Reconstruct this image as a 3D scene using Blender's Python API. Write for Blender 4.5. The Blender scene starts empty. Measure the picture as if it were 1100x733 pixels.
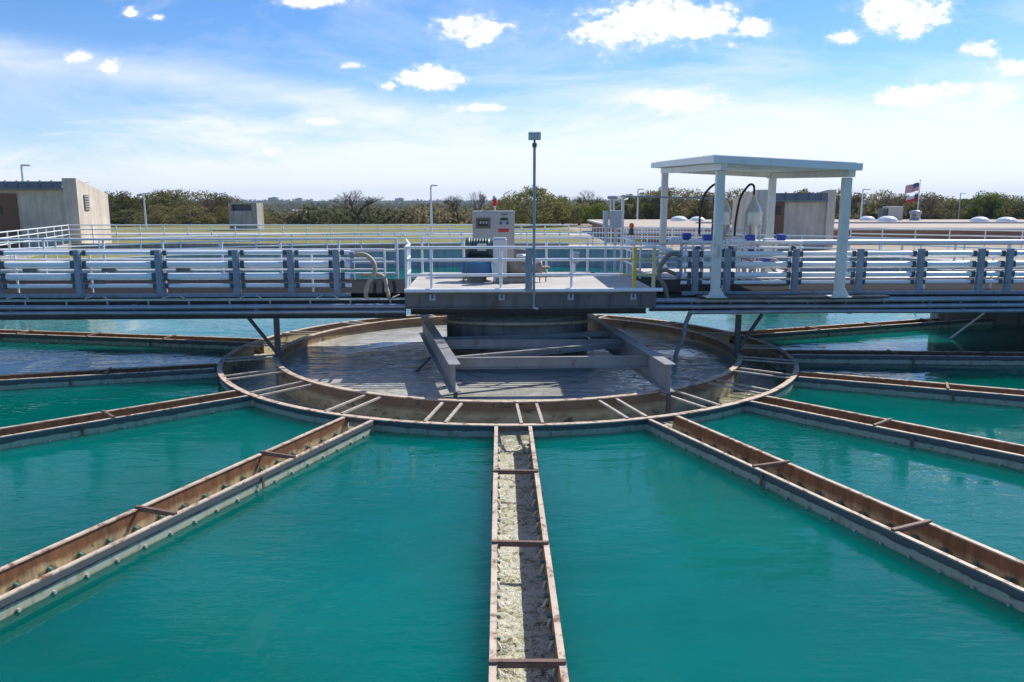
import bpy, math, random
import numpy as np
from mathutils import Vector, Matrix, noise as mnoise

R = math.radians
rnd = random.Random(7)
scene = bpy.context.scene
COL = scene.collection

# ------------------------------------------------------------------ camera
CAM_H = 4.1
PITCH = math.atan(150 / 850)
cam_data = bpy.data.cameras.new('camera')
cam = bpy.data.objects.new('camera', cam_data)
COL.objects.link(cam)
cam.location = (0, 0, CAM_H)
cam.rotation_euler = (R(90) - PITCH, 0, 0)
cam_data.sensor_width = 36
cam_data.lens = 850 / 1100 * 36
cam_data.clip_start = 0.1
cam_data.clip_end = 20000
scene.camera = cam

# ------------------------------------------------------------------ materials
def newmat(name):
    m = bpy.data.materials.new(name)
    m.use_nodes = True
    nt = m.node_tree
    for n in list(nt.nodes):
        nt.nodes.remove(n)
    return m, nt, nt.nodes, nt.links

def N(nt, typ, **kw):
    n = nt.nodes.new(typ)
    for k, v in kw.items():
        if k == 'inp':
            for kk, vv in v.items():
                n.inputs[kk].default_value = vv
        else:
            setattr(n, k, v)
    return n

def rgba(c):
    return (c[0], c[1], c[2], 1)

def coords(nt, scale=(1, 1, 1), kind='Object'):
    tc = N(nt, 'ShaderNodeTexCoord')
    mp = N(nt, 'ShaderNodeMapping')
    mp.inputs['Scale'].default_value = scale
    nt.links.new(tc.outputs[kind], mp.inputs['Vector'])
    return mp.outputs['Vector']

def ramp(nt, fac, stops):
    r = N(nt, 'ShaderNodeValToRGB')
    el = r.color_ramp.elements
    while len(el) > 1:
        el.remove(el[-1])
    el[0].position, el[0].color = stops[0][0], rgba(stops[0][1])
    for p, c in stops[1:]:
        e = el.new(p)
        e.color = rgba(c)
    nt.links.new(fac, r.inputs['Fac'])
    return r.outputs['Color']

def fbm(nt, vec, scale, detail=5, rough=.6, distort=0):
    n = N(nt, 'ShaderNodeTexNoise', inp={'Scale': scale, 'Detail': detail, 'Roughness': rough, 'Distortion': distort})
    nt.links.new(vec, n.inputs['Vector'])
    return n.outputs['Fac']

def mixc(nt, fac, a, b, mode='MIX'):
    m = N(nt, 'ShaderNodeMix', data_type='RGBA', blend_type=mode)
    for sock, v in ((m.inputs[0], fac), (m.inputs[6], a), (m.inputs[7], b)):
        if hasattr(v, 'is_linked'):
            nt.links.new(v, sock)
        elif isinstance(v, (int, float)):
            sock.default_value = v
        else:
            sock.default_value = rgba(v)
    return m.outputs[2]

def finish(nt, color, rough=.5, metal=0, bump=None, bstr=.3, bdist=.01, ior=1.5, spec=.5):
    p = N(nt, 'ShaderNodeBsdfPrincipled')
    o = N(nt, 'ShaderNodeOutputMaterial')
    p.inputs['Roughness'].default_value = rough
    p.inputs['Metallic'].default_value = metal
    p.inputs['IOR'].default_value = ior
    p.inputs['Specular IOR Level'].default_value = spec
    if hasattr(color, 'is_linked'):
        nt.links.new(color, p.inputs['Base Color'])
    else:
        p.inputs['Base Color'].default_value = rgba(color)
    if bump is not None:
        b = N(nt, 'ShaderNodeBump', inp={'Strength': bstr, 'Distance': bdist})
        nt.links.new(bump, b.inputs['Height'])
        nt.links.new(b.outputs['Normal'], p.inputs['Normal'])
    nt.links.new(p.outputs[0], o.inputs['Surface'])
    return p

def worn(name, c, rough=.5, metal=0, var=.25, scale=3, rust=0, rustc=(.16, .07, .03), streak=True):
    m, nt, ns, lk = newmat(name)
    v = coords(nt, (1, 1, .35) if streak else (1, 1, 1))
    f = fbm(nt, v, scale, 6, .65)
    lo = tuple(x * (1 - var) for x in c)
    hi = tuple(min(1, x * (1 + var)) for x in c)
    col = ramp(nt, f, [(.3, lo), (.7, hi)])
    if rust:
        f2 = fbm(nt, v, scale * 2.3, 7, .7, .4)
        rr = ramp(nt, f2, [(.62 - rust, (0, 0, 0)), (.72 - rust, (1, 1, 1))])
        col = mixc(nt, rr, col, rustc)
    finish(nt, col, rough, metal, f, .15, .004)
    return m

M = {}
M['steel'] = worn('grey painted steel', (.27, .265, .262), .5, .1, .25, 1.2, .03, (.17, .12, .08))
M['dark_steel'] = worn('dark weathered steel', (.075, .078, .082), .55, .1, .3, 1.5, .05, (.09, .05, .03))
M['galv'] = worn('galvanised tube', (.62, .64, .66), .36, .55, .12, 6)
M['alu'] = worn('pale aluminium rail', (.80, .805, .81), .35, .12, .06, 5)
M['post'] = worn('blue grey rack post', (.25, .30, .36), .5, .1, .2, 3, .06, (.16, .13, .11))
M['pvc'] = worn('white plastic pipe', (.88, .885, .89), .35, 0, .04, 2)
M['conduit'] = worn('grey blue conduit', (.34, .37, .42), .38, .45, .18, 2)
M['black'] = worn('black rubber', (.02, .02, .022), .5, 0, .2, 5)
M['clamp'] = worn('dark clamp', (.09, .1, .12), .5, .2, .2, 5)
M['white_paint'] = worn('cream white paint', (.70, .70, .65), .45, 0, .10, 1.6, .03, (.46, .40, .31))
M['roof_white'] = worn('white sheet roof', (.74, .75, .75), .42, 0, .08, 1.2, .03, (.52, .48, .42))
M['beige_box'] = worn('beige enamel', (.50, .455, .40), .4, 0, .05, 2)
M['grey_box'] = worn('light grey enamel', (.52, .53, .55), .4, 0, .06, 2)
M['teal_motor'] = worn('green motor paint', (.05, .10, .10), .45, 0, .3, 6)
M['blue_paint'] = worn('blue machine paint', (.03, .13, .26), .4, 0, .25, 4)
M['bright_blue'] = worn('bright blue paint', (.02, .07, .38), .4, 0, .15, 4)
M['brown_gear'] = worn('dusty brown gear case', (.23, .20, .17), .6, .1, .3, 5)
M['yellow'] = worn('yellow paint', (.75, .50, .03), .45, 0, .12, 4)
M['pale_yellow'] = worn('faded yellow paint', (.62, .55, .28), .5, 0, .12, 4)
M['red'] = worn('red plastic', (.65, .02, .02), .35, 0, .1, 4)
M['orange'] = worn('orange plastic', (.8, .14, .02), .35, 0, .1, 4)
M['hose'] = worn('tan hose', (.46, .36, .25), .6, 0, .2, 6)
M['stainless'] = worn('stainless hopper', (.66, .63, .58), .38, .6, .08, 3)
M['dark_glass'] = worn('dark display glass', (.03, .03, .035), .15, 0, .1, 4)
M['frame_brown'] = worn('brown panel frame', (.20, .13, .09), .5, 0, .1, 4)
M['deck'] = worn('worn concrete deck', (.44, .41, .37), .8, 0, .18, 1.2, streak=False)
M['grating'] = worn('dark deck grating', (.016, .016, .018), .9, 0, .25, 6, streak=False)
for nd in M['grating'].node_tree.nodes:
    if nd.type == 'BSDF_PRINCIPLED': nd.inputs['Specular IOR Level'].default_value = .08
M['brown_door'] = worn('brown door', (.17, .075, .04), .5, 0, .15, 2)
M['metal_roof'] = worn('blue grey seam roof', (.17, .18, .20), .5, .1, .12, 1)
M['tan_roof'] = worn('tan gravel roof', (.42, .35, .28), .9, 0, .12, .6, streak=False)
M['fascia'] = worn('pale roof fascia', (.60, .56, .50), .7, 0, .08, 1)
M['dome'] = worn('white skylight dome', (.82, .83, .84), .25, 0, .03, 1)
M['house_wall'] = worn('pale house wall', (.50, .46, .40), .8, 0, .1, .5)
M['house_roof'] = worn('grey shingle roof', (.30, .28, .26), .8, 0, .15, 1.5)
M['tan_house_roof'] = worn('tan shingle roof', (.46, .36, .27), .8, 0, .12, 1.5)
M['flag_red'] = worn('flag red cloth', (.55, .03, .04), .8, 0, .05, 2)
M['flag_white'] = worn('flag white cloth', (.78, .78, .78), .8, 0, .03, 2)
M['flag_blue'] = worn('flag blue cloth', (.02, .04, .20), .8, 0, .05, 2)
M['lamp_lens'] = worn('lamp lens', (.6, .62, .65), .15, 0, .05, 5)

def concrete(name, c, streaks=.35):
    m, nt, ns, lk = newmat(name)
    v = coords(nt)
    v2 = coords(nt, (2.5, 2.5, .18))
    f = fbm(nt, v, .9, 8, .65)
    s = fbm(nt, v2, 1.6, 6, .7)
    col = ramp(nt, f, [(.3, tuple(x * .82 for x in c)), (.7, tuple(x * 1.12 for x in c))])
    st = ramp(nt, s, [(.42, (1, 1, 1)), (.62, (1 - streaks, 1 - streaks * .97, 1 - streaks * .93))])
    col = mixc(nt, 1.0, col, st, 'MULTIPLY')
    f3 = fbm(nt, v, 14, 4, .7)
    finish(nt, col, .85, 0, f3, .35, .01)
    return m
M['concrete'] = concrete('stained concrete', (.40, .375, .335))
M['pale_concrete'] = concrete('pale stucco concrete', (.64, .55, .45), .2)
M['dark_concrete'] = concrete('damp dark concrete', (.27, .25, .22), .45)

def brick():
    m, nt, ns, lk = newmat('red brick')
    v = coords(nt)
    # brick pattern in the wall plane
    sep = N(nt, 'ShaderNodeSeparateXYZ')
    cmb = N(nt, 'ShaderNodeCombineXYZ')
    lk.new(v, sep.inputs[0])
    lk.new(sep.outputs['X'], cmb.inputs['X'])
    lk.new(sep.outputs['Z'], cmb.inputs['Y'])
    b = N(nt, 'ShaderNodeTexBrick', inp={'Color1': (.30, .12, .07, 1), 'Color2': (.36, .16, .10, 1), 'Mortar': (.42, .34, .28, 1),
                                         'Scale': 1, 'Mortar Size': .012, 'Brick Width': .22, 'Row Height': .075})
    lk.new(cmb.outputs[0], b.inputs['Vector'])
    f = fbm(nt, v, .7, 5)
    col = mixc(nt, 1.0, b.outputs['Color'], ramp(nt, f, [(.3, (.75, .75, .75)), (.7, (1.1, 1.1, 1.1))]), 'MULTIPLY')
    finish(nt, col, .85)
    return m
M['brick'] = brick()

# launder steel: outside, rim and inside
def launder_outer():
    m, nt, ns, lk = newmat('launder outer plate')
    geo = N(nt, 'ShaderNodeNewGeometry')
    sep = N(nt, 'ShaderNodeSeparateXYZ')
    lk.new(geo.outputs['Position'], sep.inputs[0])
    v = coords(nt, (1, 1, 1))
    f = fbm(nt, v, 3.5, 6, .7)
    ad = N(nt, 'ShaderNodeMath', operation='MULTIPLY_ADD', inp={1: .10, 2: -.05})
    lk.new(f, ad.inputs[0])
    sm = N(nt, 'ShaderNodeMath', operation='ADD')
    lk.new(sep.outputs['Z'], sm.inputs[0]); lk.new(ad.outputs[0], sm.inputs[1])
    mr = N(nt, 'ShaderNodeMapRange', inp={1: -.30, 2: 0.0})
    lk.new(sm.outputs[0], mr.inputs[0])
    col = ramp(nt, mr.outputs[0], [(0, (.20, .17, .09)), (.16, (.30, .25, .15)), (.24, (.44, .46, .33)), (.52, (.42, .45, .34)),
                                   (.58, (.085, .095, .10)), (1, (.105, .118, .128))])
    f2 = fbm(nt, v, 5, 7, .75, .3)
    rr = ramp(nt, f2, [(.60, (0, 0, 0)), (.70, (.8, .8, .8))])
    col = mixc(nt, rr, col, (.10, .065, .04))
    stv = coords(nt, (3, 3, .35))
    stn = fbm(nt, stv, 1.8, 7, .75, .3)
    col = mixc(nt, ramp(nt, stn, [(.54, (0, 0, 0)), (.70, (.8, .8, .8))]), col, (.13, .075, .045))
    finish(nt, col, .55, .05, f, .3, .004)
    return m
def launder_inner():
    m, nt, ns, lk = newmat('launder inner plate')
    geo = N(nt, 'ShaderNodeNewGeometry')
    sep = N(nt, 'ShaderNodeSeparateXYZ')
    lk.new(geo.outputs['Position'], sep.inputs[0])
    v = coords(nt, (1, 1, 1))
    f = fbm(nt, v, 2.6, 7, .7, .3)
    ad = N(nt, 'ShaderNodeMath', operation='MULTIPLY_ADD', inp={1: .28, 2: -.14})
    lk.new(f, ad.inputs[0])
    sm = N(nt, 'ShaderNodeMath', operation='ADD')
    lk.new(sep.outputs['Z'], sm.inputs[0]); lk.new(ad.outputs[0], sm.inputs[1])
    mr = N(nt, 'ShaderNodeMapRange', inp={1: -.6, 2: 0.0})
    lk.new(sm.outputs[0], mr.inputs[0])
    col = ramp(nt, mr.outputs[0], [(0, (.30, .25, .14)), (.45, (.44, .36, .22)), (.60, (.42, .33, .20)), (.72, (.20, .095, .045)), (1, (.19, .085, .04))])
    f2 = fbm(nt, v, 3.4, 7, .75, .5)
    rr = ramp(nt, f2, [(.60, (0, 0, 0)), (.66, (.85, .85, .85))])
    col = mixc(nt, rr, col, (.055, .045, .04))
    stv = coords(nt, (4, 4, .5))
    stn = fbm(nt, stv, 1.6, 7, .75, .3)
    col = mixc(nt, 1.0, col, ramp(nt, stn, [(.36, (1.25, 1.2, 1.1)), (.52, (.85, .82, .8)), (.66, (.38, .36, .36))]), 'MULTIPLY')
    so_ = N(nt, 'ShaderNodeSeparateXYZ'); lk.new(v, so_.inputs[0])
    def mm(op, a, b):
        q = N(nt, 'ShaderNodeMath', operation=op)
        for k_, val in ((0, a), (1, b)):
            if hasattr(val, 'is_linked'): lk.new(val, q.inputs[k_])
            else: q.inputs[k_].default_value = val
        return q.outputs[0]
    fr_ = mm('SUBTRACT', mm('PINGPONG', mm('SUBTRACT', so_.outputs['X'], .45), .215), 0)
    dzz = mm('ADD', so_.outputs['Z'], .30)
    dist = mm('SQRT', mm('ADD', mm('MULTIPLY', fr_, mm('MULTIPLY', fr_, .45)), mm('MULTIPLY', dzz, dzz)), 0)
    f9 = fbm(nt, v, 9, 5, .7)
    dist = mm('ADD', dist, mm('MULTIPLY', mm('SUBTRACT', f9, .5), .22))
    sp_ = ramp(nt, dist, [(.055, (.85, .85, .85)), (.085, (0, 0, 0))])
    col = mixc(nt, sp_, col, (.075, .06, .035))
    finish(nt, col, .6, 0, f, .5, .008)
    return m
M['l_out'] = launder_outer()
M['l_in'] = launder_inner()
def ring_inner():
    m, nt, ns, lk = newmat('stained ring plate')
    v = coords(nt, (1, 1, 1.8))
    f = fbm(nt, v, 2.2, 7, .7, .3)
    col = ramp(nt, f, [(.3, (.22, .165, .10)), (.48, (.43, .365, .22)), (.7, (.58, .51, .35))])
    geo = N(nt, 'ShaderNodeNewGeometry'); sep = N(nt, 'ShaderNodeSeparateXYZ'); lk.new(geo.outputs['Position'], sep.inputs[0])
    top = N(nt, 'ShaderNodeMapRange', inp={1: -.22, 2: -.10}); lk.new(sep.outputs['Z'], top.inputs[0])
    col = mixc(nt, top.outputs[0], col, mixc(nt, f, (.10, .05, .03), (.30, .19, .12)))
    f2 = fbm(nt, v, 1.5, 8, .75, .6)
    col = mixc(nt, ramp(nt, f2, [(.57, (0, 0, 0)), (.62, (.9, .9, .9))]), col, (.05, .042, .04))
    finish(nt, col, .6, 0, f, .5, .008)
    return m
M['r_in'] = ring_inner()
M['l_rim'] = worn('rusty cream rim', (.56, .44, .33), .6, 0, .2, 2.2, .10, (.20, .095, .05), streak=False)
M['l_brace'] = worn('rusted brace bar', (.17, .10, .07), .6, .05, .35, 6, .05, (.07, .045, .03), streak=False)
M['ring_bar'] = worn('cream strut', (.46, .40, .33), .55, .05, .2, 4, .06, (.18, .10, .06), streak=False)
M['brass'] = worn('pale stub', (.50, .48, .42), .35, .2, .2, 9)
M['teal_stub'] = worn('green stained stub', (.10, .26, .22), .4, .2, .2, 9)

def water(name, lo, hi, scale, rough, bumps, dist, cscale=.12, ior=1.33):
    """turbid water: milky coloured body under a clear rippled surface"""
    m, nt, ns, lk = newmat(name)
    v = coords(nt, (1, 1, 1))
    f = fbm(nt, v, cscale, 4, .55, .6)
    col = ramp(nt, f, [(.35, lo), (.65, hi)])
    vs = coords(nt, (.6, 1.7, 1))
    n1 = fbm(nt, vs, scale, 3, .5, .4)
    n2 = fbm(nt, vs, scale * 3.7, 2, .5, .2)
    big = fbm(nt, v, .28, 3, .55, .8)
    amp = N(nt, 'ShaderNodeMapRange', inp={1: .36, 2: .62, 3: .12, 4: 1.15})
    lk.new(big, amp.inputs[0])
    a = N(nt, 'ShaderNodeMath', operation='MULTIPLY_ADD', inp={1: .35})
    lk.new(n2, a.inputs[0]); lk.new(n1, a.inputs[2])
    mu = N(nt, 'ShaderNodeMath', operation='MULTIPLY')
    lk.new(a.outputs[0], mu.inputs[0]); lk.new(amp.outputs[0], mu.inputs[1])
    finish(nt, col, rough, 0, mu.outputs[0], bumps, dist, ior)
    return m
M['basin'] = water('teal settling water', (.0, .088, .070), (.0, .152, .136), 1.8, .015, .6, .026, .09)
for nd in M['basin'].node_tree.nodes:      # light spreads sideways in the milky water
    if nd.type == 'BSDF_PRINCIPLED':
        nd.inputs['Specular IOR Level'].default_value = .38
        nd.subsurface_method = 'BURLEY'
        nd.inputs['Subsurface Weight'].default_value = 1
        nd.inputs['Subsurface Radius'].default_value = (.3, 1, .9)
        nd.inputs['Subsurface Scale'].default_value = 2.4
M['well'] = water('churning grey water', (.39, .385, .345), (.50, .49, .43), 1.5, .04, 1.0, .24, .5)

def foam_water(name, foam, body, cut, sc=(1, 1, 1), scale=6):
    m, nt, ns, lk = newmat(name)
    v = coords(nt, sc)
    f = fbm(nt, v, scale, 8, .7, .8)
    big = fbm(nt, v, scale * .16, 3, .6)
    s = N(nt, 'ShaderNodeMath', operation='MULTIPLY_ADD', inp={1: .6})
    lk.new(big, s.inputs[0]); lk.new(f, s.inputs[2])
    k = ramp(nt, s.outputs[0], [(cut, (0, 0, 0)), (cut + .36, (1, 1, 1))])
    col = mixc(nt, k, body, foam)
    f2 = fbm(nt, v, scale * 2.2, 4, .6, .5)
    p = finish(nt, col, .12, 0, f2, 1.0, .03, 1.33)
    rr = N(nt, 'ShaderNodeMapRange', inp={1: 0, 2: 1, 3: .06, 4: .5})
    lk.new(k, rr.inputs[0]); lk.new(rr.outputs[0], p.inputs['Roughness'])
    return m
def froth():
    m, nt, ns, lk = newmat('foaming trough water')
    v = coords(nt)
    vx = coords(nt, (.35, 1, 1))
    fine = fbm(nt, v, 30, 5, .65, 1.6)
    mid = fbm(nt, v, 7, 4, .6, 1.2)
    flow = fbm(nt, vx, 4, 3, .6, .8)
    a = N(nt, 'ShaderNodeMath', operation='MULTIPLY_ADD', inp={1: .9}); lk.new(mid, a.inputs[0]); lk.new(fine, a.inputs[2])
    b = N(nt, 'ShaderNodeMath', operation='MULTIPLY_ADD', inp={1: .6}); lk.new(flow, b.inputs[0]); lk.new(a.outputs[0], b.inputs[2])
    col = ramp(nt, b.outputs[0], [(.0, (.10, .095, .05)), (.33, (.16, .15, .085)), (.40, (.44, .42, .27)), (.47, (.72, .69, .48)), (.60, (.84, .82, .68))])
    # ramp input scaled to 0..1
    sc = N(nt, 'ShaderNodeMapRange', inp={1: .7, 2: 1.8}); lk.new(b.outputs[0], sc.inputs[0])
    lk.new(sc.outputs[0], col.node.inputs['Fac'])
    spk = fbm(nt, v, 75, 3, .6, .6)
    k = ramp(nt, spk, [(.63, (0, 0, 0)), (.68, (1, 1, 1))])
    col = mixc(nt, k, col, (.93, .93, .88))
    h = N(nt, 'ShaderNodeMath', operation='MULTIPLY_ADD', inp={1: .45}); lk.new(fine, h.inputs[0]); lk.new(mid, h.inputs[2])
    finish(nt, col, .10, 0, h.outputs[0], 1.0, .09, 1.33)
    return m
M["trough_water"] = froth()
M['channel_water'] = foam_water('running channel water', (.62, .60, .50), (.24, .23, .14), .74, (1, 1, 1), 6)
M['jet'] = worn('white water jet', (.78, .80, .80), .2, 0, .08, 9)

# ------------------------------------------------------------------ mesh builder
class MB:
    def __init__(self, T=None):
        self.v, self.f, self.m, self.s = [], [], [], []
        self.T = T
    def add(self, vs, fs, mat=0, smooth=False):
        o = len(self.v)
        if self.T is not None:
            vs = [self.T @ Vector(p) for p in vs]
        self.v += [tuple(p) for p in vs]
        for f in fs:
            self.f.append(tuple(i + o for i in f)); self.m.append(mat); self.s.append(smooth)
        return self
    def box(self, c, s, rz=0, mat=0, bev=0.0):
        hx, hy, hz = s[0] / 2, s[1] / 2, s[2] / 2
        cs, sn = math.cos(rz), math.sin(rz)
        def tr(x, y, z):
            return (c[0] + x * cs - y * sn, c[1] + x * sn + y * cs, c[2] + z)
        if bev <= 0:
            vs = [tr(x, y, z) for z in (-hz, hz) for x, y in ((-hx, -hy), (hx, -hy), (hx, hy), (-hx, hy))]
            fs = [(3, 2, 1, 0), (4, 5, 6, 7), (0, 1, 5, 4), (1, 2, 6, 5), (2, 3, 7, 6), (3, 0, 4, 7)]
            return self.add(vs, fs, mat)
        b = min(bev, hx * .9, hy * .9, hz * .9)
        rings = []
        for z, k in ((-hz, b), (-hz + b, 0), (hz - b, 0), (hz, b)):
            ax, ay = hx - k, hy - k
            rings.append([(-ax + (b if k == 0 else 0), -ay, z), (ax - (b if k == 0 else 0), -ay, z), (ax, -ay + (b if k == 0 else 0), z), (ax, ay - (b if k == 0 else 0), z),
                          (ax - (b if k == 0 else 0), ay, z), (-ax + (b if k == 0 else 0), ay, z), (-ax, ay - (b if k == 0 else 0), z), (-ax, -ay + (b if k == 0 else 0), z)])
        vs = [tr(*p) for r in rings for p in r]
        fs = [tuple(range(7, -1, -1)), tuple(range(24, 32))]
        for i in range(3):
            for j in range(8):
                a, b2 = i * 8 + j, i * 8 + (j + 1) % 8
                fs.append((a, b2, b2 + 8, a + 8))
        return self.add(vs, fs, mat)
    def bar(self, p, q, w, h, mat=0, up=(0, 0, 1)):
        p, q = Vector(p), Vector(q)
        d = (q - p).normalized()
        u = Vector(up)
        if abs(d.dot(u)) > .98:
            u = Vector((0, 1, 0))
        s = d.cross(u).normalized(); t = s.cross(d)
        vs = [e + s * a * w / 2 + t * b * h / 2 for e in (p, q) for a, b in ((-1, -1), (1, -1), (1, 1), (-1, 1))]
        fs = [(0, 1, 2, 3), (7, 6, 5, 4), (0, 4, 5, 1), (1, 5, 6, 2), (2, 6, 7, 3), (3, 7, 4, 0)]
        return self.add(vs, fs, mat)
    def tube(self, pts, r, n=8, mat=0, caps=True):
        pts = [Vector(p) for p in pts]
        rr = r if isinstance(r, (list, tuple)) else [r] * len(pts)
        vs, fs = [], []
        prev = None
        for i, p in enumerate(pts):
            d = (pts[min(i + 1, len(pts) - 1)] - pts[max(i - 1, 0)]).normalized()
            if prev is None:
                a = Vector((0, 0, 1)) if abs(d.z) < .9 else Vector((1, 0, 0))
                s = d.cross(a).normalized()
            else:
                s = (prev - d * prev.dot(d)).normalized()
            prev = s
            t = d.cross(s)
            for k in range(n):
                an = 2 * math.pi * k / n
                vs.append(p + (s * math.cos(an) + t * math.sin(an)) * rr[i])
        for i in range(len(pts) - 1):
            for k in range(n):
                a, b = i * n + k, i * n + (k + 1) % n
                fs.append((a, b, b + n, a + n))
        self.add(vs, fs, mat, True)
        if caps:
            o = len(vs)
            self.add(vs[:n], [tuple(range(n - 1, -1, -1))], mat)
            self.add(vs[-n:], [tuple(range(n))], mat)
        return self
    def lathe(self, prof, c=(0, 0, 0), n=20, mat=0, smooth=True):
        vs, fs = [], []
        for r, z in prof:
            for k in range(n):
                a = 2 * math.pi * k / n
                vs.append((c[0] + r * math.cos(a), c[1] + r * math.sin(a), c[2] + z))
        for i in range(len(prof) - 1):
            for k in range(n):
                a, b = i * n + k, i * n + (k + 1) % n
                fs.append((a, b, b + n, a + n))
        self.add(vs, fs, mat, smooth)
        return self
    def prism(self, poly, axis_from, axis_to, frame, mat=0):
        """poly of (a,b) swept between two offsets along frame[2]; frame = (origin, A, B, C)"""
        o, A, B, Cc = [Vector(x) for x in frame]
        n = len(poly)
        vs = [o + A * a + B * b + Cc * e for e in (axis_from, axis_to) for a, b in poly]
        fs = [tuple(range(n - 1, -1, -1)), tuple(range(n, 2 * n))]
        for i in range(n):
            j = (i + 1) % n
            fs.append((i, j, j + n, i + n))
        return self.add(vs, fs, mat)
    def mesh(self, name, mats, inv=None):
        vs = self.v
        if inv is not None:
            vs = [tuple(inv @ Vector(p)) for p in vs]
        me = bpy.data.meshes.new(name)
        me.from_pydata(vs, [], self.f)
        for m in (mats if isinstance(mats, (list, tuple)) else [mats]):
            me.materials.append(m)
        me.polygons.foreach_set('material_index', self.m)
        me.polygons.foreach_set('use_smooth', self.s)
        me.update()
        return me

MATRIX = {}
def tag(o, label=None, cat=None, group=None, kind=None):
    if label: o['label'] = label
    if cat: o['category'] = cat
    if group: o['group'] = group
    if kind: o['kind'] = kind
    return o

def thing(name, label, cat, loc=(0, 0, 0), rz=0, group=None):
    o = bpy.data.objects.new(name, None)
    COL.objects.link(o)
    o.empty_display_size = .2
    o.location = loc
    o.rotation_euler = (0, 0, rz)
    MATRIX[o.name] = Matrix.Translation(loc) @ Matrix.Rotation(rz, 4, 'Z')
    return tag(o, label, cat, group)

def part(root, name, mb, mats, label=None):
    """mesh child; mb is in world space"""
    top = root
    while top.parent: top = top.parent
    me = mb.mesh(name, mats, MATRIX[top.name].inverted())
    o = bpy.data.objects.new(name, me)
    COL.objects.link(o)
    o.parent = root
    if label: o['label'] = label
    return o

def solo(name, mb, mats, label=None, cat=None, group=None, kind=None, loc=(0, 0, 0)):
    me = mb.mesh(name, mats, Matrix.Translation(loc).inverted())
    o = bpy.data.objects.new(name, me)
    o.location = loc
    COL.objects.link(o)
    return tag(o, label, cat, group, kind)

def struct(name, mb, mats):
    return solo(name, mb, mats, kind='structure')

def copy_tree(o, parent=None):
    c = o.copy()
    COL.objects.link(c)
    c.parent = parent
    for ch in list(o.children):
        copy_tree(ch, c)
    return c

# ------------------------------------------------------------------ key dimensions
CX, CY = -0.1, 22.5                 # centre of the clarifier
C3 = Vector((CX, CY, 0))
RW = 32.0                           # tank wall radius
WL = -0.25                          # basin water level
RO, RI = 7.65, 6.28
RCY = 21.92                   # collector ring radii
GZ = 0.85                           # site ground level
ZB = R(2)                           # bridge heading
BT = Matrix.Translation((CX, CY, 0)) @ Matrix.Rotation(ZB, 4, 'Z')   # bridge frame
def B(x, y, z=0):
    return BT @ Vector((x, y, z))
LAUNDERS = [0.9, 22.9, 43.2, 65.3, 87, 110.5, 131, 153, 176, -21.6, -48.2, -73.2, -100.8, -121, -141, -160]

def pol(r, deg, z=0):
    a = R(deg)
    return Vector((CX + r * math.sin(a), RCY - r * math.cos(a), z))

# ------------------------------------------------------------------ ground, water, tank
def smooth(a, b, x):
    t = max(0, min(1, (x - a) / (b - a)))
    return t * t * (3 - 2 * t)
def terrain(x, y):
    r = math.hypot(x - CX, y - CY)
    z = GZ - 12.5 * smooth(85, 320, r) + 5.5 * smooth(450, 1300, r) + 13 * smooth(1600, 3400, r)
    z += smooth(120, 500, r) * 2.2 * mnoise.noise(Vector((x * .0035, y * .0035, 3.1))) + smooth(1500, 3400, r) * 5 * mnoise.noise(Vector((x * .0012, y * .0012, 9.1)))
    return z
radii = [RW + .3, 36, 42, 50, 60, 70, 80, 90, 105, 120, 140, 160, 185, 215, 250, 300, 360, 430, 520, 640, 800, 1000, 1250, 1550, 1900, 2300, 2700, 3100, 3500, 3900]
g = MB()
na = 160
gv = []
for r in radii:
    for k in range(na):
        a = 2 * math.pi * k / na
        x, y = CX + r * math.sin(a), CY + r * math.cos(a)
        gv.append((x, y, terrain(x, y)))
gf = []
for i in range(len(radii) - 1):
    for k in range(na):
        a, b = i * na + k, i * na + (k + 1) % na
        gf.append((a, a + na, b + na, b))
g.add(gv, gf, 0, True)
m, nt, ns, lk = newmat('grass and scrub ground')
v = coords(nt)
f1 = fbm(nt, v, .05, 5, .6)
f2 = fbm(nt, v, 1.3, 6, .7)
f3 = fbm(nt, v, .012, 6, .65)
near = ramp(nt, f1, [(.40, (.15, .15, .045)), (.60, (.20, .185, .08))])
near = mixc(nt, .55, near, ramp(nt, f2, [(.3, (.11, .125, .03)), (.7, (.34, .31, .13))]))
farc = ramp(nt, f3, [(.35, (.035, .045, .018)), (.5, (.06, .06, .028)), (.68, (.10, .08, .04))])
geo = N(nt, 'ShaderNodeNewGeometry')
ln = N(nt, 'ShaderNodeVectorMath', operation='DISTANCE')
ln.inputs[1].default_value = (CX, CY, 0)
lk.new(geo.outputs['Position'], ln.inputs[0])
mr = N(nt, 'ShaderNodeMapRange', inp={1: 85, 2: 150})
lk.new(ln.outputs['Value'], mr.inputs[0])
sx = N(nt, 'ShaderNodeSeparateXYZ'); lk.new(geo.outputs['Position'], sx.inputs[0])
wob = N(nt, 'ShaderNodeMath', operation='MULTIPLY_ADD', inp={1: 6}); lk.new(f1, wob.inputs[0]); lk.new(sx.outputs['X'], wob.inputs[2])
gm = N(nt, 'ShaderNodeMapRange', inp={1: 9, 2: 10.5}); lk.new(wob.outputs[0], gm.inputs[0])
gravel = ramp(nt, f2, [(.3, (.30, .26, .20)), (.7, (.42, .37, .30))])
near = mixc(nt, gm.outputs[0], near, gravel)
finish(nt, mixc(nt, mr.outputs[0], near, farc), .95, 0, f2, .4, .05, spec=.1)
M['ground'] = m
struct('ground', g, M['ground'])
pth = MB(); 
pth.add([(-75, 77, GZ + .004), (9, 77, GZ + .004), (9, 84, GZ + .004), (-75, 84, GZ + .004)], [(0, 1, 2, 3)])
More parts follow.
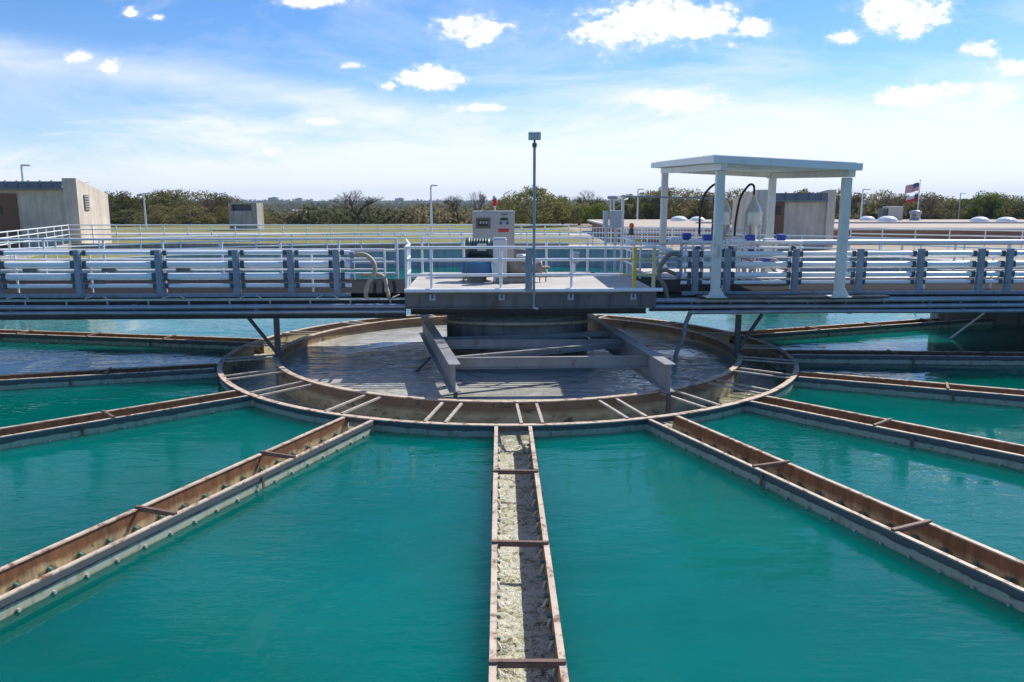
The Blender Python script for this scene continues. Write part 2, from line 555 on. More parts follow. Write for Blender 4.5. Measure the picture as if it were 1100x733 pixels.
pth.add([(-33, 57.5, GZ + .004), (6, 57.5, GZ + .004), (6, 60.5, GZ + .004), (-33, 60.5, GZ + .004)], [(0, 1, 2, 3)])
struct('path', pth, M['deck'])

w = MB()
SHOWN = sorted((a for a in LAUNDERS if -110 < a < 115))
LL, HO = 15.53, .318                 # launder length and outer half width
for i, a in enumerate(SHOWN):
    b = SHOWN[(i + 1) % len(SHOWN)]
    if b < a: b += 360
    def side(ang, s, x):             # point beside a launder, x along it from the ring
        e = pol(1, ang) - pol(0, ang)
        return pol(RO + x, ang, WL) + Vector((-e.y, e.x, 0)) * s * HO
    hw_ = math.degrees(HO / RO)
    poly = [side(a, 1, LL), pol(RO + LL, a, WL), pol(RW + .35, a, WL)]
    k = max(4, int((b - a) / 3))
    poly += [pol(RW + .35, a + (b - a) * j / k, WL) for j in range(1, k)]
    poly += [pol(RW + .35, b, WL), pol(RO + LL, b, WL), side(b, -1, LL)]
    k = max(8, int((b - a) / 1.5))
    poly += [pol(RO, b - hw_ + (a + hw_ - (b - hw_)) * j / k, WL) for j in range(k + 1)]
    w.add(poly, [tuple(range(len(poly)))])
struct('basin_water', w, M['basin'])
w = MB()
w.add([(CX + 40 * math.sin(2 * math.pi * k / 64), CY + 40 * math.cos(2 * math.pi * k / 64), -4) for k in range(64)], [tuple(range(63, -1, -1))])
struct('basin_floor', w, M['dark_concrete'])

tk = MB()
prof = [(RW, -4), (RW, .80), (RW - .08, .80), (RW - .08, .93), (RW + .45, .93), (RW + .45, -.3)]
tk.lathe(prof, (CX, CY, 0), 128, 0, False)
M['light_concrete'] = concrete('light concrete', (.56, .54, .50), .25)
solo('tank_wall', tk, M['light_concrete'], 'round concrete wall of the settling tank behind the bridge', 'wall', loc=(CX, CY, -4))

w = MB()
n = 96
w.add([(CX + (RI + .01) * math.sin(2 * math.pi * k / n), RCY + (RI + .01) * math.cos(2 * math.pi * k / n), -.2) for k in range(n)], [tuple(range(n - 1, -1, -1))])
struct('well_water', w, M['well'])

# ------------------------------------------------------------------ collector ring
ring = thing('collector_ring', 'large round steel trough with rusty rims in the middle of the tank', 'trough', (CX, RCY, -.72))
def arcpts(r, a0, a1, z, step=1.5):
    k = max(2, int(abs(a1 - a0) / step) + 1)
    return [pol(r, a0 + (a1 - a0) * i / (k - 1), z) for i in range(k)]
def shell(mb, rin, rout, a0, a1, z0, z1, min_=0, mout=1, mtop=2):
    k = max(2, int(abs(a1 - a0) / 1.5) + 2)
    rows = []
    for i in range(k):
        a = a0 + (a1 - a0) * i / (k - 1)
        rows.append([pol(rin, a, z0), pol(rout, a, z0), pol(rout, a, z1), pol(rin, a, z1)])
    vs = [p for r_ in rows for p in r_]
    def band(i0, i1, mat):
        mb.add(vs, [(i * 4 + i0, (i + 1) * 4 + i0, (i + 1) * 4 + i1, i * 4 + i1) for i in range(k - 1)], mat, True)
    band(1, 2, mout); band(3, 0, min_); band(2, 3, mtop); band(0, 1, mout)
    if abs(a1 - a0) < 359:
        mb.add(vs[:4], [(0, 1, 2, 3)], mout); mb.add(vs[-4:], [(3, 2, 1, 0)], mout)
ow = MB()
shell(ow, RO - .015, RO + .015, 0, 360, -.13, -.02)
angs = sorted(a % 360 for a in SHOWN)
hw = math.degrees(.30 / RO)
for i, a in enumerate(angs):
    b = angs[(i + 1) % len(angs)] + (360 if i == len(angs) - 1 else 0)
    shell(ow, RO - .015, RO + .015, a + hw, b - hw, -.72, -.13)
part(ring, 'outer_wall', ow, [M['r_in'], M['l_out'], M['l_rim']])
orim = MB()
shell(orim, RO - .06, RO + .065, 0, 360, -.022, 0.0, 2, 2, 2)
part(ring, 'outer_rim', orim, [M['l_rim']] * 3)
iw = MB()
shell(iw, RI - .015, RI + .015, 0, 360, -.72, .08, 0, 0, 2)
part(ring, 'inner_wall', iw, [M['r_in'], M['l_out'], M['l_rim']])
irim = MB()
shell(irim, RI - .07, RI + .06, 0, 360, .078, 0.1, 2, 2, 2)
part(ring, 'inner_rim', irim, [M['l_rim']] * 3)
fl = MB()
shell(fl, RI + .016, RO - .016, 0, 360, -.74, -.71, 0, 0, 0)
part(ring, 'floor', fl, [M['l_in']] * 3)
for a in (3.6, -10.2, -26.6, -45.6, -60.8, -78, -95, -112, -132, -155, 180, 19.2, 33.2, 47.6, 62, 76, 92, 110, 130, 153):
    for s in (-1, 1):
        t = MB()
        d = pol(1, a) - pol(0, a)
        sd = Vector((-d.y, d.x, 0)) * (.2 * s)
        t.bar(pol(RI + .03, a, .05) + sd, pol(RO - .03, a, .006) + sd, .055, .035)
        part(ring, 'cross_strut', t, M['ring_bar'])
w = MB()
shell(w, RI + .016, RO - .016, 0, 360, -.70, -.50, 0, 0, 0)
struct('channel_water', w, [M['channel_water']] * 3)

# ------------------------------------------------------------------ radial launders
HWD = .30
LLEN = 15.5
def make_launder():
    root = bpy.data.objects.new('launder', None)
    COL.objects.link(root)
    MATRIX[root.name] = Matrix.Identity(4)
    x0 = .02
    for s in (-1, 1):
        wl = MB()
        y0, y1 = s * HWD, s * (HWD + .02)
        # plate
        vs = [(x0, y0, -.58), (LLEN, y0, -.58), (LLEN, y0, -.02), (x0, y0, -.02), (x0, y1, -.58), (LLEN, y1, -.58), (LLEN, y1, -.02), (x0, y1, -.02)]
        wl.add(vs, [(0, 1, 2, 3) if s > 0 else (3, 2, 1, 0)], 0)
        wl.add(vs, [(7, 6, 5, 4) if s > 0 else (4, 5, 6, 7), (0, 3, 7, 4), (1, 5, 6, 2), (3, 2, 6, 7), (0, 4, 5, 1)], 1)
        # outside channel flange under the rim
        o = part(root, 'side_wall', wl, [M['l_in'], M['l_out'], M['l_rim']])
        rm = MB()
        rm.box(((x0 + LLEN) / 2 + .05, s * (HWD + .015), -.009), (LLEN - x0 - .1, .066, .02))
        rm.box(((x0 + LLEN) / 2 + .05, s * (HWD + .04), -.06), (LLEN - x0 - .1, .012, .08), mat=1)
        part(o, 'rim', rm, [M['l_rim'], M['l_out']])
        k = 0
        x = .45
        while x < 8.6:
            st = MB()
            ja = 0
            st.tube([(x, s * (HWD + .018), -.225), (x, s * (HWD + .06), -.225)], .02, 8, 0)
            st.tube([(x, s * (HWD - .001), -.25), (x, s * (HWD - .055), -.262)], .024, 8, 1)
            part(root, 'outlet_stub', st, [M['brass'], M['teal_stub']])
            x += .43; k += 1
        for bx in (3.35, 8.6):
            bt = MB()
            bt.box((bx, s * (HWD + .066), -.13), (.05, .012, .19))
            part(root, 'splice_plate', bt, M['l_brace'])
    fl = MB(); fl.box((LLEN / 2, 0, -.57), (LLEN, HWD * 2 - .004, .02))
    part(root, 'floor', fl, M['l_in'])
    ep = MB(); ep.box((LLEN + .012, 0, -.29), (.02, HWD * 2 + .04, .58))
    part(root, 'end_plate', ep, M['l_out'])
    for i in range(5):
        b = MB()
        b.box((0, 0, .016), (.05, HWD * 2 + .09, .03))
        b.box((.027, 0, -.005), (.008, HWD * 2 - .05, .05))
        o = part(root, 'cross_brace', b, M['l_brace'])
        o.location = (2.3 + 2.55 * i, 0, 0)
    return root
proto = make_launder()
LABEL = {
    0.9: 'narrow trough running straight toward the camera, full of white foaming water',
    22.9: 'rusty trough crossing the lower right corner of the water, seen from its shaded side',
    43.2: 'trough leaving the ring on the right, second up from the bottom right corner',
    65.3: 'slim trough right of the ring with sunlit braces, third from the bottom right corner',
    87: 'nearly level trough reaching right from the side of the ring, nearest the right bridge',
    110.5: 'trough passing under the right bridge toward the dark concrete wall',
    -21.6: 'trough crossing to the lower left corner, its tan scummy inside lit by the sun',
    -48.2: 'trough reaching left from the ring, second up from the bottom left corner',
    -73.2: 'dark rimmed trough left of the ring, third up from the bottom left corner',
    -100.8: 'brown trough running left from the ring just under the bridge pipes',
}
BOFF = {0.9: .35, 22.9: .55, -21.6: -.15, 43.2: 0, -48.2: .2, 65.3: .6, -73.2: 0}
first = True
for a in LAUNDERS:
    if 115 < a or a < -110:
        continue
    o = proto if first else copy_tree(proto)
    first = False
    p = pol(RO, a)
    o.location = p
    o.rotation_euler = (0, 0, R(a - 90))
    MATRIX[o.name] = Matrix.Translation(p) @ Matrix.Rotation(R(a - 90), 4, 'Z')
    tag(o, LABEL[a], 'trough', 'troughs radiating from the ring')
    for c in o.children:
        if c.name.startswith('cross_brace'):
            c.location.x += BOFF.get(a, .3) + rnd.uniform(-.05, .05)
            c.rotation_euler.z = rnd.uniform(-.06, .06)

def trough_water(a):
    T = Matrix.Translation(pol(RO, a)) @ Matrix.Rotation(R(a - 90), 4, 'Z')
    mb = MB(T)
    nx, ny = 320, 15
    vs = []
    for i in range(nx):
        x = -.25 + (LLEN + .2) * i / (nx - 1)
        for j in range(ny):
            y = -HWD + .004 + (2 * HWD - .008) * j / (ny - 1)
            z = -.40 + (.012 * mnoise.noise(Vector((x * 7, y * 9, a))) + .010 * mnoise.noise(Vector((x * 17, y * 21, a)))) - .07 * (1 - smooth(-.25, .9, x))
            vs.append((x, y, z))
    fs = [(i * ny + j, (i + 1) * ny + j, (i + 1) * ny + j + 1, i * ny + j + 1) for i in range(nx - 1) for j in range(ny - 1)]
    mb.add(vs, fs, 0, True)
    rr = random.Random(int(a * 10))
    for s in (-1, 1):
        x = .45
        while x < 9.5:
            ln = rr.uniform(.03, .06)
            pts = [(x + rr.uniform(-.01, .01), s * (HWD - .002), -.29)]
            for t in (.35, .7, 1):
                pts.append((x - .03 * t, s * (HWD - ln * t), -.29 - .01 * t - .10 * t * t))
            mb.tube(pts, [.012, .015, .016, .018], 6, 1)
            # splash mound
            for q in range(5):
                bx, by, sz_ = x - .03 + rr.uniform(-.10, .10), s * (HWD - ln - rr.uniform(-.02, .09)), rr.uniform(.006, .016)
                mb.lathe([(sz_, -.012), (sz_ * .8, .006), (.001, .010)], (bx, by, -.396), 6, 1)
            x += .43
    struct('trough_water', mb, [M['trough_water'], M['jet']])
for a in LAUNDERS:
    if not (115 < a or a < -110):
        trough_water(a)

# ------------------------------------------------------------------ centre drum and truss
dr = MB()
dr.lathe([(2.02, -2), (2.02, .10), (2.10, .10), (2.10, .02), (2.12, .16), (2.02, .2), (2.02, 1.02), (0.02, 1.02)], (CX + .25, CY, 0), 48, 0, True)
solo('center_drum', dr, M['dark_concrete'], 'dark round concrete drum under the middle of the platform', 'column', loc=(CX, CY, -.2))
hs = MB()
hs.tube([(CX + .25 + 2.16 * math.sin(a), CY - 2.16 * math.cos(a), .80 + .16 * math.cos(a * 1.1)) for a in [(-1.2 + 2.4 * i / 20) for i in range(21)]], .05, 8)
solo('drum_hose', hs, M['hose'], 'brown hose draped across the front of the dark drum under the platform', 'hose', loc=(CX, CY - 2.1, .9))

fr = thing('support_frame', 'grey steel frame of two deep beams and cross bars reaching forward under the platform', 'steel frame', (1.0, 18.5, 0))
def ibeam(p, q, h, fw, drop=0):
    mb = MB()
    p, q = Vector(p), Vector(q)
    mb.bar(p - Vector((0, 0, h / 2)), q - Vector((0, 0, h / 2)), .025, h - .04)
    mb.bar(p - Vector((0, 0, .01)), q - Vector((0, 0, .01)), fw, .024)
    mb.bar(p - Vector((0, 0, h - .01)), q - Vector((0, 0, h - .01)), fw, .024)
    return mb
LB = [(-2.7, 23.7, .76), (-1.19, 16.12, .76)]
RB = [(2.29, 23.7, .76), (3.3, 16.12, .76)]
for e in (LB, RB):
    part(fr, 'beam', ibeam(e[0], e[1], .6, .24), M['steel'])
    lg = MB(); lg.bar((e[1][0] + .0, e[1][1] + .1, .16), (e[1][0], e[1][1] + .1, -.35), .09, .09)
    part(fr, 'leg', lg, M['dark_steel'])
def lerp(e, t):
    return Vector(e[0]).lerp(Vector(e[1]), t)
def channel(p, q, h=.2, w=.1):
    mb = MB()
    mb.bar(p, q, .02, h)
    mb.bar(p + Vector((0, 0, h / 2)), q + Vector((0, 0, h / 2)), w, .018)
    mb.bar(p - Vector((0, 0, h / 2)), q - Vector((0, 0, h / 2)), w, .018)
    return mb
zz = Vector((0, 0, -.22))
tr_in = Vector((.02, 0, 0))
part(fr, 'cross_bar', channel(lerp(LB, .52) + zz + tr_in, lerp(RB, .52) + zz - tr_in, .22), M['steel'])
part(fr, 'cross_bar', channel(lerp(LB, .82) + zz * 1.15 + tr_in, lerp(RB, .80) + zz * 1.1 - tr_in, .24), M['steel'])
part(fr, 'diagonal_bar', channel(lerp(LB, .81) + zz * .9 + tr_in, lerp(RB, .54) + zz * .9 - tr_in, .12, .12), M['steel'])
part(fr, 'diagonal_bar', channel(lerp(LB, .50) + zz * .7 + tr_in, lerp(RB, .36) + zz * .7 - tr_in, .12, .12), M['steel'])

# ------------------------------------------------------------------ bridge
XL, XR = -2.7, 3.7
br = thing('walkway_bridge', 'long grey walkway bridge with a wide middle platform crossing the round tank', 'bridge', B(0, 0, 0), ZB)
dz = 1.75
for nm, (x0, x1), yb in (('deck', (-29, XL), 1.95), ('deck', (XR, 29), 2.3)):
    d = MB(BT); d.box(((x0 + x1) / 2, (yb - 1.9) / 2, dz - .03), (x1 - x0 - .02, yb + 1.9, .06))
    part(br, nm, d, M['grating'])
for (x0, x1), h, mt, yy in (((-29, XL), .27, 'dark_steel', -1.98), ((XR, 29), .45, 'dark_steel', -1.72), ((-29, XL), .5, 'dark_steel', 1.9), ((XR, 29), .5, 'dark_steel', 2.2)):
    gmb = ibeam((x0, yy, 1.12 + h if yy < 0 and x0 < 0 else 1.68), (x1 - .03 if x0 < 0 else x1, yy, 1.12 + h if yy < 0 and x0 < 0 else 1.68), h, .2)
    gmb.v = [tuple(BT @ Vector(p)) for p in gmb.v]
    part(br, 'girder', gmb, M[mt])
# edge angle with little uprights in front of the dark cable tray
for x0, x1 in ((-29, XL - .03), (XR + .6, 29)):
    e = MB(BT)
    e.box(((x0 + x1) / 2, -2.2, 1.62), (x1 - x0, .05, .022))
    e.box(((x0 + x1) / 2, -2.07, 1.54), (x1 - x0, .02, .18), mat=1)
    x = x0 + .4
    while x < x1:
        e.box((x, -2.21, 1.54), (.035, .03, .15), mat=2)
        x += 1.02
    part(br, 'cable_tray', e, [M['fascia'], M['black'], M['conduit']])
x = -28.4
while x < XL - .3:
    s = MB(BT)
    s.bar((x, -2.12, 1.66), (x + .16, -1.97, 1.72), .03, .025)
    s.bar((x + .55, -2.12, 1.66), (x + .38, -1.97, 1.72), .03, .025)
    part(br, 'bracket', s, M['fascia'])
    x += 1.95
pd = MB(BT); pd.box(((XL + XR) / 2, .15, 1.84), (XR - XL, 5.3, .06))
part(br, 'platform_deck', pd, M['deck'])
fa = ibeam((XL, -2.5, 1.80), (XR, -2.5, 1.80), .38, .16)
fa.v = [tuple(BT @ Vector(p)) for p in fa.v]
M['beam_steel'] = worn('brown grey beam', (.15, .142, .136), .5, .1, .25, 1.4, .05, (.12, .07, .04))
part(br, 'platform_beam', fa, M['beam_steel'])
for i in range(8):
    sx_ = MB(BT); sx_.box((XL + .35 + i * .81, -2.54, 1.61), (.016, .05, .33)); part(br, 'stiffener', sx_, M['beam_steel'])
f2b = ibeam((XL + .05, -1.5, 1.40), (XR - .05, -1.5, 1.40), .26, .2)
f2b.v = [tuple(BT @ Vector(p)) for p in f2b.v]
part(br, 'platform_beam', f2b, M['dark_steel'])
for x in (XL + .013, XR - .013):
    s = MB(BT); s.box((x, .15, 1.6), (.026, 5.2, .40))
    part(br, 'platform_beam', s, M['steel'])
bb = MB(BT); bb.box(((XL + XR) / 2, 2.75, 1.6), (XR - XL - .1, .05, .4)); part(br, 'platform_beam', bb, M['steel'])
tb = MB(BT); tb.tube([(XL, -2.56, 1.885), (XR + .15, -2.56, 1.885)], .05, 10)
part(br, 'kick_tube', tb, M['pvc'])
for x in (-2.0, -.25, 1.5, 3.1):
    s = MB(BT); s.box((x - .05, -2.585, 1.71), (.05, .02, .15)); s.box((x + .05, -2.585, 1.71), (.05, .02, .15)); s.box((x, -2.59, 1.66), (.16, .02, .05))
    part(br, 'rail_bracket', s, M['conduit'])

# conduits slung along the front of the bridge
CG = 'conduits along the front edge of the bridge'
def conduit(x0, x1, z, r, label, y=-2.28, sag=0):
    mb = MB(BT)
    k = max(2, int((x1 - x0) / 2))
    mb.tube([(x0 + (x1 - x0) * i / k, y, z + .008 * math.sin(i * 1.7 + z * 9)) for i in range(k + 1)], r, 10)
    x = x0 + 1.1
    while x < x1 - .2:
        mb.tube([(x, y, z), (x + .1, y, z)], r + .012, 10)
        x += 3.05
    solo('conduit', mb, M['conduit'], label, 'pipe', CG, loc=B((x0 + x1) / 2, y, z))
conduit(-29, XL - .02, 1.46, .062, 'grey conduit pipe along the left bridge, upper one of the pair')
conduit(-29, XL - .02, 1.315, .055, 'grey conduit pipe along the left bridge, lower one of the pair above the dark beam')
conduit(XR + .02, 29, 1.57, .062, 'grey conduit pipe along the right bridge, topmost of the three')
conduit(XR + .02, 29, 1.41, .062, 'grey conduit pipe along the right bridge, middle one of the three')
conduit(XR + .95, 29, 1.27, .058, 'grey conduit pipe along the right bridge, lowest of the three, starting beside the platform')

# ------------------------------------------------------------------ railings
RG = 'tube railings'
def railing(pts, zs, posts, label, mat='alu', r=.036, z0=None, name='railing', T=None, pr=None, smooth_arc=False):
    """pts: run of (x,y); zs: rail heights; posts: (x,y) list; z0 = foot height"""
    pp = [(T @ Vector((x, y, 0))) if T is not None else Vector((x, y, 0)) for x, y in pts]
    base = Vector((pp[0].x, pp[0].y, z0))
    root = thing(name, label, 'railing', base, 0, RG)
    for z in zs:
        mb = MB(); mb.tube([Vector((p.x, p.y, z)) for p in pp], r, 8)
        part(root, 'rail', mb, M[mat])
    for x, y in posts:
        q = (T @ Vector((x, y, 0))) if T is not None else Vector((x, y, 0))
        mb = MB(); mb.tube([Vector((q.x, q.y, z0)), Vector((q.x, q.y, max(zs)))], (pr or r) * 1.02, 8)
        part(root, 'post', mb, M[mat])
    return root
def lin(a, b, n):
    return [(a[0] + (b[0] - a[0]) * i / (n - 1), a[1] + (b[1] - a[1]) * i / (n - 1)) for i in range(n)]
# platform front: posts where the photograph has them
pf = [XL + .05, -2.02, -.27, 1.52]
railing([(XL + .05, -2.5), (2.75, -2.5)], [2.96, 2.65, 2.27], [(x, -2.5) for x in pf], 'pale tube railing along the front edge of the platform, before the machinery', T=BT, z0=1.87)
yg = thing('yellow_gate', 'short rail between a yellow post and a faded yellow post at the platform end', 'gate', B(3.1, -2.5, 1.87), ZB)
for x, mt in ((3.13, 'yellow'), (3.62, 'pale_yellow')):
    t = MB(BT); t.bar((x, -2.5, 1.87), (x, -2.5, 2.97), .075, .075); part(yg, 'post', t, M[mt], 'bright yellow post' if mt == 'yellow' else 'faded yellow post')
for z in (2.96, 2.65, 2.27):
    t = MB(BT); t.tube([(2.76, -2.5, z), (3.08, -2.5, z)], .03, 8); t.tube([(3.17, -2.5, z), (3.72, -2.5, z)], .03, 8); part(yg, 'rail', t, M['alu'] if z > 2.8 else M['pale_yellow'])
railing([(XL + .05, 2.7), (2.6, 2.7)], [2.96, 2.65, 2.27], lin((XL + .05, 2.7), (2.6, 2.7), 5), 'pale tube railing along the back edge of the platform, behind the control cabinet', T=BT, z0=1.87)
railing([(XL + .02, -2.3), (XL + .02, -1.2), (XL - .35, 1.7)], [2.96, 2.65, 2.27], [(XL + .02, -1.9), (XL + .0, -1.1), (XL - .2, .4)], 'pale tube railing at the left end of the platform, beside the tan hoses', T=BT, z0=1.87)
railing([(XR - .02, .6), (XR - .02, 2.6)], [2.96, 2.65, 2.27], [(XR - .02, .6), (XR - .02, 1.6), (XR - .02, 2.6)], 'pale tube railing at the right back corner of the platform, below the grey boxes', T=BT, z0=1.87)
railing([(-28, 1.9), (-3.35, 1.9)], [2.98, 2.62, 2.27, 1.92], lin((-28, 1.9), (-3.35, 1.9), 15), 'long pale railing along the back of the left bridge, behind the rack of pipes', T=BT, z0=1.75)
railing([(3.9, 2.2), (28, 2.2)], [2.80, 2.5, 2.2], lin((3.9, 2.2), (28, 2.2), 15), 'long pale railing along the back of the right bridge, behind the shelter', T=BT, z0=1.75)
railing([(-28, -1.55), (-3.3, -1.55)], [2.86, 2.62, 2.34], lin((-28, -1.55), (-3.3, -1.55), 14), 'pale inner railing close behind the left rack of pipes', T=BT, z0=1.75, r=.026)
railing([(3.9, -1.35), (28, -1.35)], [2.62, 2.34, 2.05], lin((3.9, -1.35), (28, -1.35), 14), 'pale inner railing close behind the right rack of pipes', T=BT, z0=1.75, r=.026)
# on the tank wall
arc = [(CX + (RW + .2) * math.sin(R(a)), CY + (RW + .2) * math.cos(R(a))) for a in range(-78, 79, 2)]
railing(arc, [2.0, 1.65, 1.3], [arc[i] for i in range(0, len(arc), 2)], 'long curved railing on top of the round tank wall', z0=.93, r=.04)
# raised walkway far left
c1, c2, c3 = (-27.2, 42.0), (-31.2, 56.2), (4.0, 56.2)
cu = MB()
for p, q in ((c1, c2), (c2, c3)):
    cu.bar((p[0], p[1], 1.0), (q[0], q[1], 1.0), .25, .36)
solo('low_curb_wall', cu, M['concrete'], 'low concrete kerb wall below the far left railing', 'wall', loc=(-31, 56.2, .85))
railing([c1, c2], [2.46, 2.15, 1.8], lin(c1, c2, 9), 'railing coming toward the camera in front of the left concrete building', z0=1.18)
railing([c2, c3], [2.46, 2.15, 1.8], lin(c2, c3, 22)[1:], 'straight far railing in front of the strip of grass', z0=1.18, r=.045)
railing([(8, 57.2), (16, 54.0)], [2.3, 2.0, 1.65], lin((8, 57.2), (16, 54.0), 6), 'short far railing left of the right concrete building', z0=.85)
railing([(22.5, 53), (34, 46), (42, 40)], [2.35, 2.0, 1.65], lin((22.5, 53), (34, 46), 8) + lin((34, 46), (42, 40), 6)[1:], 'railing slanting down at the far right before the brick building', z0=.85)
# picket fence before the brick wall
pk = thing('picket_fence', 'pale railing fence with thin vertical bars before the brick wall', 'fence', (5.5, 58.5, .85))
t = MB()
for z in (1.05, 2.2):
    t.bar((5.0, 58.5, z), (16.3, 58.5, z), .05, .06)
x = 5.1
while x < 16.3:
    t.bar((x, 58.5, 1.0), (x, 58.5, 2.2), .03, .03); x += .22
part(pk, 'bar_panel', t, M['alu'])
for i in range(6):
    p = MB(); p.bar((5.0 + 2.26 * i, 58.52, .85), (5.0 + 2.26 * i, 58.52, 2.3), .08, .08); part(pk, 'post', p, M['alu'])

# ------------------------------------------------------------------ pipe racks
def rack(xs, x0, x1, label, pipes, sgn):
    yb = -1.95
    root = thing('pipe_rack', label, 'pipe rack', B(xs[0], yb, 1.72), ZB, 'racks of pipes along the bridge')
    for x in xs:
        p = MB(BT)
        p.box((x, yb, 2.30), (.15, .03, 1.16), bev=.008)
        p.box((x - .062, yb + .05, 2.30), (.026, .10, 1.14)); p.box((x + .062, yb + .05, 2.30), (.026, .10, 1.14))
        p.box((x, yb + .03, 1.73), (.3, .18, .02))
        part(root, 'post', p, M['post'])
    for z, r in pipes:
        t = MB(BT)
        t.tube([(x0, yb + .14, z), (x1, yb + .14, z)], r, 12)
        o = part(root, 'pipe', t, M['pvc'])
        for x in xs:
            for s in (-1, 1):
                if x0 < x + s * .16 < x1:
                    c = MB(BT)
                    c.box((x + s * .15, yb + .14, z), (.10, 2 * r + .025, 2 * r + .02), bev=.01)
                    part(root, 'clamp', c, M['clamp'])
    b = MB(BT); b.box(((x0 + x1) / 2, yb + .02, 1.715), (abs(x1 - x0), .12, .085)); part(root, 'base_rail', b, M['post'])
    return root
xl = [-23, -21, -19, -17.2, -15.2, -13.1, -11.05, -9.02, -7.06, -5.67, -4.5]
xr = [4.85, 5.70, 7.5, 9.22, 10.85, 12.48, 13.25, 15.2, 17.2, 19.2, 21.2]
PR = [(2.80, .055), (2.50, .088), (2.19, .088), (1.95, .055)]
rl = rack(xl, -24, -4.15, 'rack of four pale pipes on blue grey posts along the left bridge', PR, -1)
rr_ = rack(xr, 4.5, 23, 'rack of four pale pipes on blue grey posts along the right bridge', [(2.74, .068), (2.46, .072), (2.19, .07), (1.99, .05)], 1)
for root, x in ((rl, -4.1), (rr_, 4.42)):
    for z in (2.74, 2.48, 2.18):
        t = MB(BT); t.tube([(x - .05, -1.81, z), (x + .05, -1.81, z)], .10, 14)
        part(root, 'end_flange', t, M['post'])
big = MB(BT); big.tube([(7.3, 1.6, 2.86), (28, 1.6, 2.86)], .085, 12)
solo('white_pipe', big, M['pvc'], 'thick white pipe lying along the right bridge to the right of the shelter', 'pipe', loc=B(7.3, 1.6, 2.86))
# junction boxes strapped on the far left rails
for i, x in enumerate((-12.4, -10.4, -8.5)):
    t = MB(BT); t.box((x, -1.62, 2.36), (.36, .10, .12), bev=.01)
    solo('clip_box', t, M['clamp'], ['dark clip box hanging between the pipes, leftmost of three on the left bridge', 'dark clip box hanging between the pipes, middle of three on the left bridge', 'dark clip box hanging between the pipes, rightmost of three on the left bridge'][i], 'box', 'clip boxes behind the left rack', loc=B(x, -1.62, 2.3))

def bez(p, n=18):
    p = [Vector(q) for q in p]
    out = []
    for i in range(len(p) - 1):
        a, b = p[i], p[i + 1]
        t0 = (p[i + 1] - p[i - 1]) * .5 if i else (b - a)
        t1 = (p[i + 2] - p[i]) * .5 if i + 2 < len(p) else (b - a)
        for k in range(n):
            t = k / n
            out.append(a * (2 * t ** 3 - 3 * t * t + 1) + t0 * (t ** 3 - 2 * t * t + t) + b * (-2 * t ** 3 + 3 * t * t) + t1 * (t ** 3 - t * t))
    out.append(p[-1])
    return out
HG = 'hoses on the bridge'
def hose(pts, r, mat, label, name='hose'):
    mb = MB(BT); mb.tube(bez(pts, 8), r, 10)
    solo(name, mb, M[mat], label, 'hose', HG, loc=B(*pts[-1]))
hose([(-4.05, -1.85, 2.74), (-3.75, -1.88, 2.74), (-3.52, -1.95, 2.52), (-3.55, -2.0, 2.2), (-3.72, -2.02, 1.95), (-3.75, -2.03, 1.62)], .055, 'hose', 'tan hose curving down from the end of the left pipes, larger of two')
hose([(-3.95, -1.6, 2.18), (-3.5, -1.7, 2.22), (-3.28, -1.85, 2.14), (-3.22, -1.95, 1.9), (-3.15, -2.02, 1.62)], .05, 'hose', 'short tan hose left of the platform corner, smaller of two')
hose([(4.4, -1.85, 2.74), (4.15, -1.88, 2.72), (3.92, -1.95, 2.45), (3.86, -2.0, 2.2), (4.02, -2.03, 1.9), (4.1, -2.05, 1.6)], .06, 'brown_gear', 'brown hose curving down from the end of the right pipes beside the yellow gate')
hose([(4.4, -1.7, 2.2), (4.1, -1.7, 2.3), (3.9, -1.7, 2.2), (3.75, -1.75, 1.9)], .05, 'brown_gear', 'short brown hose looping behind the faded yellow post')

# hangers from bridge to the inner rim
for s, x, xd, lab in ((-1, -6.1, -6.85, 'steel hanger with a slanting brace standing on the ring under the left bridge'), (1, 6.05, 6.7, 'steel hanger with a slanting brace standing on the ring under the right bridge')):
    h = thing('bridge_hanger', lab, 'support', B(x, -1.92, 0), ZB, 'hangers under the bridge')
    t = MB(BT); t.bar((x, -1.92, .1), (x, -1.92, 1.14), .13, .11); t.box((x, -1.92, .112), (.26, .2, .02)); part(h, 'post', t, M['dark_steel'])
    t = MB(BT); t.bar((x, -1.86, .12), (xd, -1.86, 1.14), .09, .07); part(h, 'brace', t, M['dark_steel'])
t = MB(BT); t.tube(bez([(4.75, -2.0, 1.25), (4.62, -2.0, .9), (4.55, -2.05, .5), (4.38, -2.1, .15), (4.35, -2.1, -.35)], 6), .06, 10)
solo('drain_pipe', t, M['steel'], 'bent grey pipe dropping from the right bridge into the churning water', 'pipe', loc=B(4.5, -2, 0))
t = MB(BT); t.tube([(-2.1, -2.2, .1), (-2.6, -2.7, -.35)], .03, 8)
solo('probe_rod', t, M['dark_steel'], 'thin dark rod slanting into the water beside the left beam', 'rod', loc=B(-2.1, -2.2, .1))

# dark abutment at the right end under the bridge
t = MB(BT); t.box((22, 5.2, .0), (13.0, .5, 3.4)); 
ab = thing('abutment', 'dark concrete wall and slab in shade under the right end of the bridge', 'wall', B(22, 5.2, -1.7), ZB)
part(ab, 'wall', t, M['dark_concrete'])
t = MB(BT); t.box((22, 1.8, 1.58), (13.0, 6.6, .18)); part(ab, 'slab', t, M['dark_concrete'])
t = MB(BT); t.bar((15.6, 1.5, 1.2), (14.3, 2.2, -.3), .05, .05); solo('stay_rod', t, M['alu'], 'thin pale rod slanting down to the water under the right bridge', 'rod', loc=B(15, 2, 0))

